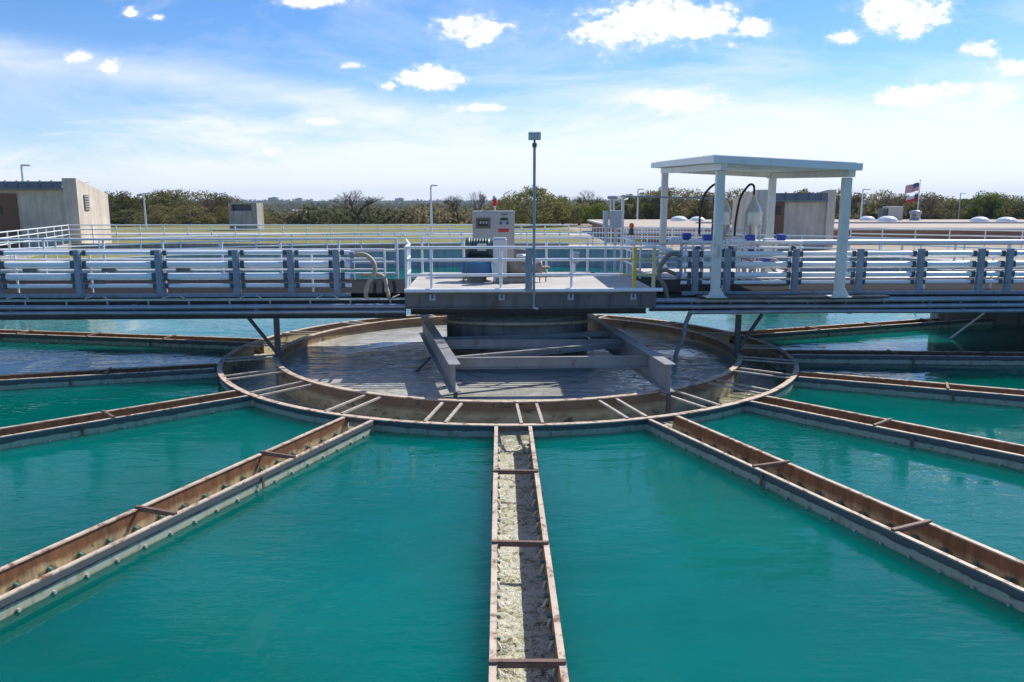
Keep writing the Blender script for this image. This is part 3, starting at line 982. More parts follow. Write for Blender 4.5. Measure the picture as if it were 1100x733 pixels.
# ------------------------------------------------------------------ platform machinery
def px(pxx, y):
    return (pxx - 550) / 850
cab = thing('control_cabinet', 'beige control cabinet with a dark display and blue knobs at the back of the platform', 'cabinet', (-.57, 24.55, 1.87), R(3))
def L(root, mb):  # mb in root-local axes -> world
    Mx = MATRIX[root.name]
    mb.v = [tuple(Mx @ Vector(p)) for p in mb.v]
    return mb
t = MB(); t.box((0, 0, 1.0), (1.28, .42, 1.9), bev=.02); t.box((0, 0, .03), (1.2, .36, .06)); part(cab, 'body', L(cab, t), M['beige_box'])
t = MB(); t.box((.0, -.222, 1.0), (1.2, .02, 1.8), bev=.008); dpt = part(cab, 'door', L(cab, t), M['beige_box'])
t = MB(); t.box((-.32, -.245, 1.58), (.44, .03, .32), bev=.008); part(cab, 'display_frame', L(cab, t), M['frame_brown'])
t = MB(); t.box((-.32, -.265, 1.58), (.30, .015, .2)); part(cab, 'display', L(cab, t), M['dark_glass'])
for i in range(3):
    t = MB(); t.box((-.40 + .09 * i, -.276, 1.60), (.05, .008, .07)); part(cab, 'gauge', L(cab, t), M['grey_box'])
for x in (.22, .42):
    t = MB(); t.tube([(x, -.23, 1.58), (x, -.29, 1.58)], .045, 12); t.bar((x - .03, -.30, 1.54), (x + .03, -.30, 1.62), .02, .02); part(cab, 'knob', L(cab, t), M['blue_paint'])
t = MB(); t.box((.32, -.238, 1.70), (.22, .012, .08)); part(cab, 'name_plate', L(cab, t), M['dark_glass'])
t = MB(); t.box((.30, -.238, 1.36), (.32, .012, .10)); part(cab, 'warning_label', L(cab, t), M['red'])
t = MB(); t.box((.32, -.238, 1.84), (.2, .02, .03)); part(cab, 'handle', L(cab, t), M['clamp'])
bc = thing('red_beacon', 'red beacon light with a silver cap on top of the beige cabinet', 'beacon', (-.53, 24.6, 3.82))
t = MB(); t.lathe([(.001, 0), (.03, 0), (.03, .12), (.06, .12), (.06, .14)], (-.53, 24.6, 3.82), 12); part(bc, 'stem', t, M['galv'])
t = MB(); t.lathe([(.062, .14), (.068, .18), (.068, .33), (.06, .36)], (-.53, 24.6, 3.82), 14); part(bc, 'lens', t, M['red'])
t = MB(); t.lathe([(.07, .36), (.07, .40), (.03, .46), (.001, .47)], (-.53, 24.6, 3.82), 14); part(bc, 'cap', t, M['galv'])

dv = thing('drive_unit', 'green motor over a blue gear case, beside a grey guard and brown gearbox', 'motor', (-.5, 22.3, 1.87))
def hcyl(x0, x1, y, z, prof, n=20):
    """horizontal lathe along x; prof of (t,r)"""
    mb = MB()
    vs, fs = [], []
    for tt, r in prof:
        for k in range(n):
            a = 2 * math.pi * k / n
            vs.append((x0 + (x1 - x0) * tt, y + r * math.cos(a), z + r * math.sin(a)))
    for i in range(len(prof) - 1):
        for k in range(n):
            a, b = i * n + k, i * n + (k + 1) % n
            fs.append((a, b, b + n, a + n))
    mb.add(vs, fs, 0, True)
    return mb
fins = [(0, .001), (0, .18), (.04, .25), (.16, .25), (.16, .22)]
for i in range(7):
    q = .18 + i * .09
    fins += [(q, .215), (q, .245), (q + .03, .245), (q + .03, .215)]
fins += [(.84, .24), (.97, .22), (1, .12), (1, .001)]
fins = [(q_, r_ * 1.2) for q_, r_ in fins]
part(dv, 'motor', hcyl(-1.32, -.44, 22.6, 2.80, fins), M['teal_motor'])
t = MB(); t.box((-.85, 22.33, 2.83), (.26, .12, .2), bev=.02); part(dv, 'terminal_box', t, M['grey_box'])
t = MB(); t.box((-.85, 22.6, 2.53), (.62, .4, .06)); t.box((-1.05, 22.6, 2.42), (.08, .36, .2)); t.box((-.65, 22.6, 2.42), (.08, .36, .2)); part(dv, 'motor_foot', t, M['teal_motor'])
t = MB(); t.lathe([(.001, 0), (.46, 0), (.46, .08), (.40, .12), (.37, .34), (.30, .42), (.001, .42)], (-.92, 22.5, 1.99 + .02), 24); t.box((-.95, 22.02, 2.25), (.74, .16, .4), bev=.04); t.box((-1.3, 22.3, 2.3), (.2, .4, .5), bev=.04); part(dv, 'gear_case', t, M['blue_paint'])
for i in range(5):
    a = R(-150 + i * 30)
    t = MB(); t.bar((-.92 + .38 * math.cos(a), 22.5 + .38 * math.sin(a), 2.09), (-.92 + .31 * math.cos(a), 22.5 + .31 * math.sin(a), 2.42), .03, .09); part(dv, 'rib', t, M['blue_paint'])
t = MB(); t.lathe([(.28, -.02), (.28, .15)], (-1.0, 22.4, 1.87), 20); t.bar((-1.35, 22.0, 1.87), (-1.35, 22.0, 2.15), .05, .05); t.bar((-1.35, 22.0, 2.12), (-.9, 22.2, 2.12), .04, .04); part(dv, 'pedestal', t, M['brown_gear'])
t = MB(); t.box((-.33, 22.0, 2.49), (.38, .34, 1.20), bev=.03); t.box((-.33, 22.0, 3.10), (.34, .3, .03), bev=.01); part(dv, 'belt_guard', t, M['grey_box'])
t = MB(); t.box((.05, 22.2, 1.95), (1.0, .8, .16), bev=.02); part(dv, 'base_plate', t, M['brown_gear'])
t = hcyl(-.14, .9, 22.2, 2.27, [(0, .001), (0, .2), (.5, .24), (.62, .24), (.68, .17), (.85, .17), (.88, .2), (.94, .2), (.96, .05), (1.15, .045), (1.15, .001)]); part(dv, 'gearbox', t, M['brown_gear'])
t = hcyl(.05, .52, 22.35, 2.64, [(0, .001), (0, .15), (.2, .2), (.8, .2), (.9, .16), (1, .15), (1, .001)]); part(dv, 'worm_motor', t, M['brown_gear'])
t = MB(); t.lathe([(.001, -.06), (.15, -.06), (.15, .0), (.1, .03), (.001, .03)], (.26, 22.05, 2.63), 16); part(dv, 'bearing_cap', t, M['galv'])
for x in (.78, .95):
    t = MB(); t.bar((x, 22.2, 1.87), (x, 22.2, 2.2), .03, .03); part(dv, 'stand', t, M['dark_steel'])

for pts, lab in (([(-.2, 24.3, 1.9), (.3, 23.9, 1.89), (.9, 23.6, 1.89), (1.5, 24.0, 1.89), (2.6, 24.9, 1.9)], 'black cable lying across the platform from the beige cabinet to the grey boxes'),
                 ([(-.9, 24.3, 1.95), (-1.2, 23.6, 1.89), (-1.35, 22.9, 1.9), (-1.25, 22.6, 2.3)], 'black cable running from the beige cabinet to the green motor')):
    t = MB(); t.tube(bez(pts, 8), .022, 6); solo('cable', t, M['black'], lab, 'cable', loc=pts[0])
eb = thing('starter_box', 'small dark grey box on a stand between the gearbox and the yellow post', 'electrical box', (1.9, 24.2, 1.87))
t = MB(); t.bar((1.9, 24.2, 1.87), (1.9, 24.2, 2.3), .07, .07); part(eb, 'stand', t, M['galv'])
t = MB(); t.box((1.9, 24.15, 2.42), (.3, .18, .34), bev=.02); part(eb, 'box', t, M['conduit'])

lp = thing('floodlight_pole', 'tall thin dark pole with a floodlight on top at the front of the platform', 'light pole', (.5, 19.88, 1.4))
t = MB(); t.bar((.42, 19.9, 1.87), (.42, 19.9, 2.95), .17, .12); part(lp, 'mount_post', t, M['post'])
t = MB(); t.tube([(.55, 19.86, 1.42), (.55, 19.86, 5.45)], .036, 10); t.tube([(.55, 19.86, 3.4), (.55, 19.86, 3.5)], .046, 10); part(lp, 'pole', t, M['post'])
t = MB(); t.tube([(.55, 19.86, 5.40), (.55, 19.86, 5.5)], .06, 10); t.bar((.55, 19.86, 5.5), (.55, 19.86, 5.58), .05, .04); part(lp, 'knuckle', t, M['clamp'])
t = MB()
t.v = []; t.prism([(-.15, -.08), (.15, -.08), (.15, .10), (-.15, .10)], -.06, .06, ((.55, 19.84, 5.66), (1, 0, 0), (0, -.25, .97), (0, .97, .25))); lh = part(lp, 'lamp_head', t, M['post'])
for i in range(4):
    t = MB(); t.prism([(-.13 + .07 * i, -.06), (-.08 + .07 * i, -.06), (-.08 + .07 * i, .08), (-.13 + .07 * i, .08)], -.075, -.06, ((.55, 19.84, 5.66), (1, 0, 0), (0, -.25, .97), (0, .97, .25))); part(lh, 'lamp_lens', t, M['lamp_lens'])
t = MB(); t.tube([(.55, 19.86, 1.45), (.66, 19.86, 1.42)], .03, 8); part(lp, 'elbow', t, M['galv'])

jb = thing('junction_boxes', 'pair of light grey electrical boxes on posts at the right back corner of the platform', 'electrical box', (3.15, 25.3, 1.87))
for x in (2.98, 3.28):
    t = MB(); t.bar((x, 25.35, 1.87), (x, 25.35, 3.5), .08, .06); part(jb, 'post', t, M['galv'])
t = MB(); t.box((2.95, 25.2, 3.55), (.16, .22, .52), bev=.015); part(jb, 'box', t, M['grey_box'])
t = MB(); t.box((3.26, 25.2, 3.55), (.36, .24, .54), bev=.015); part(jb, 'box', t, M['grey_box'])
for x in (3.1, 3.2):
    t = MB(); t.tube([(x, 25.25, 3.8), (x, 25.25, 4.18)], .025, 8); part(jb, 'conduit', t, M['galv'])
t = MB(); t.box((3.15, 25.25, 4.22), (.3, .2, .1), bev=.02); part(jb, 'sensor_head', t, M['conduit'])
ov = thing('overhead_conduit', 'thin horizontal conduit between two slim posts left of the shelter', 'conduit', (3.53, 25.6, 1.87))
for x, mt in ((3.53, 'galv'), (6.45, 'dark_steel')):
    t = MB(); t.tube([(x, 25.6, 1.75), (x, 25.6, 4.26)], .05 if x < 5 else .06, 8); part(ov, 'post', t, M[mt])
t = MB(); t.tube([(3.5, 25.6, 4.26), (6.5, 25.6, 4.19)], .03, 8); part(ov, 'bar', t, M['conduit'])
ob = thing('orange_beacon', 'small orange beacon on a grey post near the yellow gate', 'beacon', (3.62, 24.2, 1.75))
t = MB(); t.tube([(3.62, 24.2, 1.75), (3.62, 24.2, 3.12)], .035, 8); part(ob, 'post', t, M['galv'])
t = MB(); t.lathe([(.001, 0), (.07, 0), (.08, .1), (.05, .2), (.001, .2)], (3.62, 24.2, 3.1), 12); part(ob, 'housing', t, M['clamp'])
t = MB(); t.lathe([(.06, .2), (.075, .26), (.06, .34), (.001, .36)], (3.62, 24.2, 3.1), 12); part(ob, 'lens', t, M['orange'])
vm = thing('valve_manifold', 'cluster of small pale pipes with a yellow valve handle right of the platform', 'valves', (3.8, 23.2, 1.87))
t = MB(); t.tube(bez([(3.4, 23.2, 2.9), (3.7, 23.2, 2.92), (4.2, 23.0, 2.8), (4.6, 22.8, 2.72)], 6), .045, 8); part(vm, 'pipe', t, M['pvc'])
t = MB(); t.tube([(3.75, 23.2, 1.87), (3.75, 23.2, 2.95)], .035, 8); part(vm, 'pipe', t, M['galv'])
t = MB(); t.box((3.65, 23.1, 2.98), (.16, .05, .05)); part(vm, 'handle', t, M['yellow'])

# ------------------------------------------------------------------ shelter
sh = thing('shelter', 'white open shelter with a flat sloping roof on four square posts over the right bridge', 'shelter', B(7.1, 0, 1.72), 0)
FP = [(5.17, 20.05), (8.34, 20.1)]
BP = [(5.15, 27.2), (8.46, 26.2)]
plan = [(4.90, 19.7), (8.54, 19.7), (8.74, 28.4), (4.87, 28.4)]
def roofz(x, y):
    return 5.19 - .052 * (x - 5.0) + .026 * (y - 19.5)
t = MB()
for k, (dz0, dz1, ins) in enumerate(((-.17, 0, 0),)):
    vs = [(x, y, roofz(x, y) + dz0) for x, y in plan] + [(x, y, roofz(x, y) + dz1) for x, y in plan]
    t.add(vs, [(3, 2, 1, 0), (4, 5, 6, 7), (0, 1, 5, 4), (1, 2, 6, 5), (2, 3, 7, 6), (3, 0, 4, 7)])
part(sh, 'roof', t, M['roof_white'])
t = MB()
for i in range(16):
    y = 20.0 + i * .52
    t.bar((4.93, y, roofz(4.93, y) + .012), (8.5, y, roofz(8.5, y) + .012), .04, .03)
part(sh, 'roof_seam', t, M['roof_white'])
for a, b in ((FP[0], BP[0]), (FP[1], BP[1])):
    t = MB(); t.bar((a[0], a[1] - .3, roofz(*a) - .26), (b[0], b[1] + .4, roofz(*b) - .26), .15, .17); part(sh, 'eave_beam', t, M['white_paint'])
for a, b in ((BP[0], BP[1]),):
    t = MB(); t.bar((a[0] + .08, a[1], roofz(*a) - .25), (b[0] - .08, b[1], roofz(*b) - .25), .12, .15); part(sh, 'eave_beam', t, M['white_paint'])
for (x, y), zb in [(p, 1.70) for p in FP] + [(p, 1.75) for p in BP]:
    t = MB(); t.box((x, y, (zb + roofz(x, y) - .35) / 2), (.205, .205, roofz(x, y) - .35 - zb), bev=.012); po = part(sh, 'post', t, M['white_paint'])
    t = MB()
    t.prism([(-.24, 0), (.24, 0), (.22, .04), (.105, .24), (-.105, .24), (-.22, .04)], -.012, .012, ((x, y - .117, zb), (1, 0, 0), (0, 0, 1), (0, 1, 0)))
    t.box((x, y, zb + .012), (.52, .4, .024))
    part(po, 'base_plate', t, M['white_paint'])
# ledge carrying the shelter posts
t = MB(BT); t.box((7.3, -2.25, 1.675), (4.9, .6, .05)); part(br, 'shelter_ledge', t, M['dark_steel'])
t = MB(BT); t.box((7.2, 3.9, 1.72), (5.0, 3.2, .06)); part(br, 'shelter_deck', t, M['deck'])

def hopper(x, y, label):
    h = thing('hopper', label, 'hopper', (x, y, 1.75), 0, 'steel hoppers under the shelter')
    t = MB(); t.lathe([(.001, 2.54), (.045, 2.54), (.05, 2.49)], (x, y, 1.75), 32); t.lathe([(.05, 2.49), (.27, 2.02)], (x, y, 1.75), 32); t.lathe([(.285, 2.03), (.285, 1.99)], (x, y, 1.75), 32); t.lathe([(.27, 2.02), (.27, 1.68)], (x, y, 1.75), 32); t.lathe([(.285, 1.70), (.285, 1.66)], (x, y, 1.75), 32); t.lathe([(.27, 1.68), (.07, 1.10)], (x, y, 1.75), 32); t.lathe([(.07, 1.10), (.07, .95)], (x, y, 1.75), 32); part(h, 'body', t, M['stainless'])
    for a in (45, 135, 225, 315):
        t = MB(); t.tube([(x + .26 * math.cos(R(a)), y + .26 * math.sin(R(a)), 3.5), (x + .27 * math.cos(R(a)), y + .27 * math.sin(R(a)), 1.75)], .022, 6); part(h, 'leg', t, M['galv'])
    t = MB(); t.box((x + .02, y, 2.6), (.22, .2, .22), bev=.03); part(h, 'feeder', t, M['bright_blue'])
    t = MB(); t.tube([(x, y, 2.55), (x, y, 1.78)], .05, 8); part(h, 'drop_pipe', t, M['galv'])
hopper(6.44, 24.5, 'steel cone hopper with a black hose, left one, half behind the front shelter post')
hopper(7.37, 24.5, 'steel cone hopper with a looping black hose, right one, in clear view')
def whose(pts, label):
    mb = MB(); mb.tube(bez(pts, 8), .035, 8)
    solo('feed_hose', mb, M['black'], label, 'hose', 'black feed hoses over the hoppers', loc=pts[0])
whose([(6.44, 24.5, 4.30), (6.42, 24.5, 4.52), (6.18, 24.5, 4.62), (5.88, 24.5, 4.32), (5.76, 24.5, 3.8), (5.75, 24.5, 3.1)], 'black hose looping over the left steel hopper')
whose([(7.37, 24.5, 4.30), (7.35, 24.5, 4.56), (7.2, 24.5, 4.58), (6.96, 24.5, 4.2), (6.86, 24.5, 3.6), (6.83, 24.5, 3.05)], 'black hose looping over the right steel hopper')
PG = 'dosing pumps under the shelter'
for x, y, lab in ((5.65, 23.6, 'white dosing pump with a blue head, left of the front shelter post'), (6.85, 23.4, 'white dosing pump with a blue head, just right of the front shelter post'), (7.35, 23.2, 'white dosing pump with a blue head, lowest, under the right hopper'),
                  (5.25, 24.6, 'white dosing pump with a blue head, leftmost, near the back left shelter post'), (7.95, 24.0, 'white dosing pump with a blue head, rightmost under the shelter')):
    p = thing('dosing_pump', lab, 'pump', (x, y, 1.75), 0, PG)
    hz = 2.95 if x < 7 or x > 7.5 else 2.3
    t = MB(); t.bar((x, y, 1.75), (x, y, hz - .1), .09, .09); t.box((x, y, 1.76), (.3, .25, .02)); part(p, 'stand', t, M['galv'])
    t = MB(); t.box((x - .12, y, hz - .02), (.5, .2, .16), bev=.02); part(p, 'body', t, M['pvc'])
    t = MB(); t.box((x + .12, y - .05, hz + .09), (.26, .24, .2), bev=.03); part(p, 'head', t, M['bright_blue'])
t = MB(); t.lathe([(.001, 0), (.07, 0), (.07, .1), (.03, .13), (.03, .2), (.001, .2)], (7.18, 23.4, 2.72), 12); t.tube([(7.18, 23.4, 1.78), (7.18, 23.4, 2.72)], .03, 8)
solo('red_valve', t, M['red'], 'small red capped valve beside the dosing pumps', 'valve', loc=(7.18, 23.4, 1.75))
for i, pts in enumerate(([(6.6, 23.0, 2.5), (7.0, 22.8, 2.35), (7.3, 22.9, 2.2), (7.6, 23.0, 2.45), (7.9, 22.9, 2.2), (8.3, 22.9, 2.5)], [(6.9, 23.0, 2.1), (7.3, 22.9, 2.3), (7.8, 23.0, 2.05), (8.2, 22.9, 2.35)])):
    mb = MB(); mb.tube(bez(pts, 8), .03, 8)
    solo('feed_hose', mb, M['hose'], ['upper tan hose tangled behind the pipes under the shelter', 'lower tan hose tangled behind the pipes under the shelter'][i], 'hose', 'tan feed hoses', loc=pts[0])
tp = thing('pipe_stand', 'stand of small crossing pale pipes and valves under the shelter', 'pipes', (5.6, 22.9, 1.75))
for x in (5.2, 5.5, 5.75, 6.2, 6.5, 7.0, 8.0, 8.3):
    t = MB(); t.tube([(x, 22.9, 1.75), (x, 22.9, 2.95)], .028, 8); part(tp, 'riser', t, M['pvc'])
for z in (2.95, 2.78, 2.55, 2.3):
    t = MB(); t.tube([(4.9, 22.95, z), (8.4, 22.95, z)], .035, 8); part(tp, 'cross_pipe', t, M['pvc'])
for x in (5.35, 6.3, 8.1):
    t = MB(); t.lathe([(.001, -.05), (.07, -.05), (.07, .05), (.001, .05)], (x, 22.88, 2.78), 10); part(tp, 'valve', t, M['clamp'])

# ------------------------------------------------------------------ buildings
def slant_house(xn, xf, yn, yf, ztop_n, ztop_f, side, label, wallmat, doorx, doorw=2.1):
    """concrete block building: piers with sloping parapet sides, seam roof strip between; xn = visible corner"""
    root = thing('concrete_building', label, 'building', (xn, yn, GZ), 0, 'flat concrete buildings')
    s = side      # +1: building extends to +x from the visible corner
    pw = 1.0
    # piers with sloping side parapets
    for x0, x1 in ((xn, xn + s * pw), (xf - s * pw * (1 if s < 0 else .55), xf)):
        t = MB()
        a, b = min(x0, x1), max(x0, x1)
        vs = [(a, yn, GZ), (b, yn, GZ), (b, yf, GZ), (a, yf, GZ), (a, yn, ztop_n), (b, yn, ztop_n), (b, yf, ztop_f), (a, yf, ztop_f)]
        t.add(vs, [(3, 2, 1, 0), (4, 5, 6, 7), (0, 1, 5, 4), (1, 2, 6, 5), (2, 3, 7, 6), (3, 0, 4, 7)])
        part(root, 'end_wall', t, M[wallmat])
    pf_ = pw * (1 if s < 0 else .55)
    a, b = min(xn + s * pw, xf - s * pf_) + .003, max(xn + s * pw, xf - s * pf_) - .003
    zr = ztop_n - .72
    t = MB()
    t.add([(a, yn + .25, GZ), (b, yn + .25, GZ), (b, yf, GZ), (a, yf, GZ), (a, yn + .25, zr), (b, yn + .25, zr), (b, yf, ztop_f - .4), (a, yf, ztop_f - .4)],
          [(3, 2, 1, 0), (4, 5, 6, 7), (0, 1, 5, 4), (1, 2, 6, 5), (2, 3, 7, 6), (3, 0, 4, 7)])
    part(root, 'front_wall', t, M[wallmat])
    t = MB()
    t.add([(a, yn - .05, zr + .02), (b, yn - .05, zr + .02), (b, yn + .06, zr + .5), (a, yn + .06, zr + .5), (a, yf, max(zr + .5, ztop_f - .35)), (b, yf, max(zr + .5, ztop_f - .35))],
          [(0, 1, 2, 3), (3, 2, 5, 4)])
    t.box(((a + b) / 2, yn - .03, zr - .02), (b - a, .12, .14))
    rf = part(root, 'roof', t, M['metal_roof'])
    t = MB()
    x = a + .15
    while x < b:
        t.bar((x, yn - .08, zr + .05), (x, yn + .03, zr + .56), .09, .09); x += .82
    part(rf, 'seam', t, M['metal_roof'])
    t = MB(); t.box((doorx, yn + .2, GZ + 1.9), (doorw, .14, 3.8)); d = part(root, 'door', t, M['brown_door'])
    t = MB(); t.box((doorx + (-.2 if s < 0 else 0), yn + .12, GZ + 2.65), (.42, .03, .62)); part(d, 'window', t, M['dark_glass'])
    return root
lb = slant_house(-30.8, -46, 57, 61.3, 5.72, 4.65, -1, 'concrete building at the far left with a brown door and a sunlit side wall', 'pale_concrete', -36.3)
t = MB(); t.box((-30.78, 58.1, 4.0), (.08, .62, 1.1)); lv = part(lb, 'louver', t, M['clamp'])
t = MB()
for i in range(6):
    t.box((-30.73, 58.1, 3.55 + .18 * i), (.03, .5, .05))
part(lv, 'slat', t, M['fascia'])
slant_house(16.6, 22.0, 54.6, 60.4, 4.88, 4.36, 1, 'concrete building behind the shelter with a sloping side parapet', 'pale_concrete', 18.15, .9)

bk = thing('brick_building', 'long low red brick building with a wide tan flat roof on the right', 'building', (45, 62, GZ))
t = MB(); t.box((49, 76, (GZ + 1.9) / 2), (80, 28, 1.9 - GZ)); part(bk, 'wall', t, M['brick'])
t = MB(); t.box((49, 76, 1.98), (81, 29, .16)); part(bk, 'roof_edge', t, M['fascia'])
t = MB(); t.box((49, 76.3, 2.075), (80, 28, .03)); part(bk, 'roof', t, M['tan_roof'])
t = MB(); t.box((52, 74, 2.17), (70, .25, .16)); part(bk, 'roof_curb', t, M['fascia'])
def dome(pxl, pxr, y, label):
    k = y * .985
    x = ((pxl + pxr) / 2 - 550) / 850 * k
    r = (pxr - pxl) / 2 / 850 * k
    t = MB(); t.lathe([(r, 0), (r, .1), (r * .93, r * .28), (r * .7, r * .45), (r * .35, r * .55), (.001, r * .58)], (x, y, 2.09), 20)
    solo('skylight_dome', t, M['dome'], label, 'skylight', 'skylight domes on the flat roof', loc=(x, y, 2.09))
dome(721, 739, 84, 'white skylight dome left of the front shelter post, left one of the pair')
dome(742, 758, 84, 'white skylight dome touching the front shelter post, right one of the pair')
dome(925, 941, 86, 'white skylight dome just right of the shelter, before the rooftop unit')
dome(945, 965, 82, 'white skylight dome before the tan rooftop unit and flagpole')
dome(1045, 1064, 80, 'white skylight dome standing alone right of the flagpole')
dome(1073, 1094, 77, 'white skylight dome at the right edge of the picture')
t = thing('rooftop_unit', 'tan boxy rooftop unit with a dark louvre on the flat roof', 'air unit', (41.6, 87, 2.09))
b = MB(); b.box((41.3, 87, 2.95), (1.55, 1.5, 1.25), bev=.03); b.box((41.1, 87, 2.22), (2.1, 1.3, .25)); part(t, 'housing', b, M['beige_box'])
b = MB(); b.box((40.25, 87, 2.85), (.5, 1.3, 1.05), bev=.02); part(t, 'louver', b, M['clamp'])
t = thing('rooftop_fan', 'small grey rooftop fan beside the tan unit below the flags', 'air unit', (43.6, 86, 2.09))
b = MB(); b.lathe([(.5, 0), (.5, .45), (.62, .5), (.6, .75), (.3, .85), (.001, .86)], (43.3, 86, 2.3), 16); b.lathe([(.6, 0), (.6, .22), (.001, .22)], (43.3, 86, 2.09), 4); part(t, 'housing', b, M['conduit'])

kk = thing('concrete_kiosk', 'grey concrete box structure with a dark recessed top opening beyond the grass', 'kiosk', (-30.5, 92, GZ))
t = MB(); t.box((-30.5, 92, 1.9), (3.2, 2.4, 2.3)); t.box((-30.5, 92, 3.85), (3.2, 2.4, .18)); t.box((-31.95, 92, 3.4), (.3, 2.4, .72)); t.box((-29.2, 92, 3.4), (.6, 2.4, .72)); part(kk, 'wall', t, M['concrete'])
t = MB(); t.box((-30.6, 92.2, 3.4), (2.3, 1.6, .70)); part(kk, 'louver', t, M['clamp'])

def cottage(x, y, w, d, h, roofmat, label):
    z = terrain(x, y) - .3
    root = thing('house', label, 'house', (x, y, z), 0, 'small houses in the valley')
    t = MB(); t.box((x, y, z + h / 2), (w, d, h)); part(root, 'wall', t, M['house_wall'])
    t = MB(); t.add([(x - w / 2 - .5, y - d / 2 - .5, z + h), (x + w / 2 + .5, y - d / 2 - .5, z + h), (x + w / 2 + .5, y + d / 2 + .5, z + h), (x - w / 2 - .5, y + d / 2 + .5, z + h), (x - w / 2 + 2, y, z + h + d * .28), (x + w / 2 - 2, y, z + h + d * .28)],
                    [(0, 1, 5, 4), (1, 2, 5), (2, 3, 4, 5), (3, 0, 4), (3, 2, 1, 0)]); part(root, 'roof', t, M[roofmat])
    for i in range(3):
        t = MB(); t.box((x - w * .3 + w * .3 * i, y - d / 2 - .02, z + h * .55), (1.2, .06, 1.2)); part(root, 'window', t, M['dark_glass'])

def house_at(pxx, top_y, Y, w, d, roofmat, label):
    x = (pxx - 550) / 850 * Y
    zt = CAM_H - math.tan(PITCH - math.atan((366.5 - top_y) / 850)) * Y
    zg = terrain(x, Y) - .3
    h = max(2.6, zt - d * .28 - zg)
    cottage(x, Y, w, d, h, roofmat, label)
house_at(348, 237, 190, 6.5, 5, 'tan_house_roof', 'house with a tan roof in the trees left of the wide leafless tree')
house_at(323, 225, 620, 12, 9, 'house_roof', 'distant pale house among the valley trees, right of the concrete kiosk')
house_at(288, 228, 420, 6, 8, 'tan_house_roof', 'distant tan roofed house touching the right edge of the concrete kiosk')
house_at(143, 236, 150, 4.5, 5, 'house_roof', 'grey roofed shed beside the left light pole')

# light poles
def lamp(pxx, top_y, Y, zfoot, label, head=1, arm=.9):
    k = Y * .985
    x = (pxx - 550) / 850 * k
    zt = CAM_H - math.tan(PITCH - math.atan((366.5 - top_y) / 850)) * Y
    root = thing('street_lamp', label, 'light pole', (x, Y, zfoot), 0, 'light poles of the site')
    t = MB(); t.tube([(x, Y, zfoot), (x, Y, zt)], [.13, .08], 8); part(root, 'pole', t, M['galv'])
    t = MB(); t.box((x + head * arm * .5, Y, zt + .05), (arm, .3, .14), bev=.03); part(root, 'lamp_head', t, M['galv'])
lamp(155, 208.5, 95, GZ, 'pale light pole right of the left concrete building')
lamp(463, 200, 78, GZ, 'pale light pole standing on the grass left of the beige cabinet', 1, .7)
lamp(685, 204, 100, GZ, 'grey light pole left of the shelter', 1, .7)
lamp(926, 204, 100, 2.1, 'grey light pole just right of the shelter', 1, .9)
lamp(1031, 208, 150, GZ, 'faint grey light pole before the trees right of the flags', 1, .9)
lamp(27, 178.5, 66, GZ, 'lamp with a wedge head rising behind the left concrete building', 1, .75)

# flags
fx, fy = (988 - 550) / 850 * 108, 110
fp = thing('flagpole', 'tall white flagpole behind the brick building', 'flagpole', (fx, fy, GZ))
t = MB(); t.tube([(fx, fy, GZ - .5), (fx, fy, 6.85)], [.10, .05], 8); part(fp, 'pole', t, M['alu'])
t = MB(); t.lathe([(.001, -.09), (.08, -.05), (.1, 0), (.08, .06), (.001, .1)], (fx, fy, 6.92), 10); part(fp, 'finial', t, M['pale_yellow'])
def flag(z1, w, h, label, us=True):
    mb = MB()
    nx, ny = 20, 13
    vs = []
    for i in range(nx + 1):
        for j in range(ny + 1):
            u, q = i / nx, j / ny
            vs.append((fx - .1 - w * u * .96, fy + .16 * math.sin(u * 7 + q) * (.2 + u), z1 - h * q - .35 * u * u - .1 * u + .05 * math.sin(u * 9)))
    for i in range(nx):
        for j in range(ny):
            if us:
                mt = 2 if (i < nx * .42 and j < 7) else (0 if j % 2 == 0 else 1)
            else:
                mt = 0 if j > 6 else (2 if i < 6 else 1)
            mb.add([vs[i * (ny + 1) + j], vs[(i + 1) * (ny + 1) + j], vs[(i + 1) * (ny + 1) + j + 1], vs[i * (ny + 1) + j + 1]], [(0, 1, 2, 3)], mt, True)
    if us:
        for i in range(5):
            for j in range(4):
                x = fx - .1 - w * .40 * (i + .5) / 5; z = z1 - h * .5 * (j + .5) / 4 - .02
                pts = []
                for k in range(10):
                    rr = .045 if k % 2 == 0 else .018
                    pts.append((x + rr * math.sin(k * R(36)), fy - .06, z + rr * math.cos(k * R(36))))
                mb.add(pts, [tuple(range(10))], 1)
    o = solo('flag', mb, [M['flag_red'], M['flag_white'], M['flag_blue']], label, 'flag', 'flags on the flagpole', loc=(fx, fy, z1))
    o.modifiers.new('thickness', 'SOLIDIFY').thickness = .01
flag(6.6, 1.85, 1.1, 'striped red and white flag with a blue starred corner, upper one on the pole')
flag(5.05, 1.6, .8, 'smaller red, white and blue flag, lower one on the pole', False)

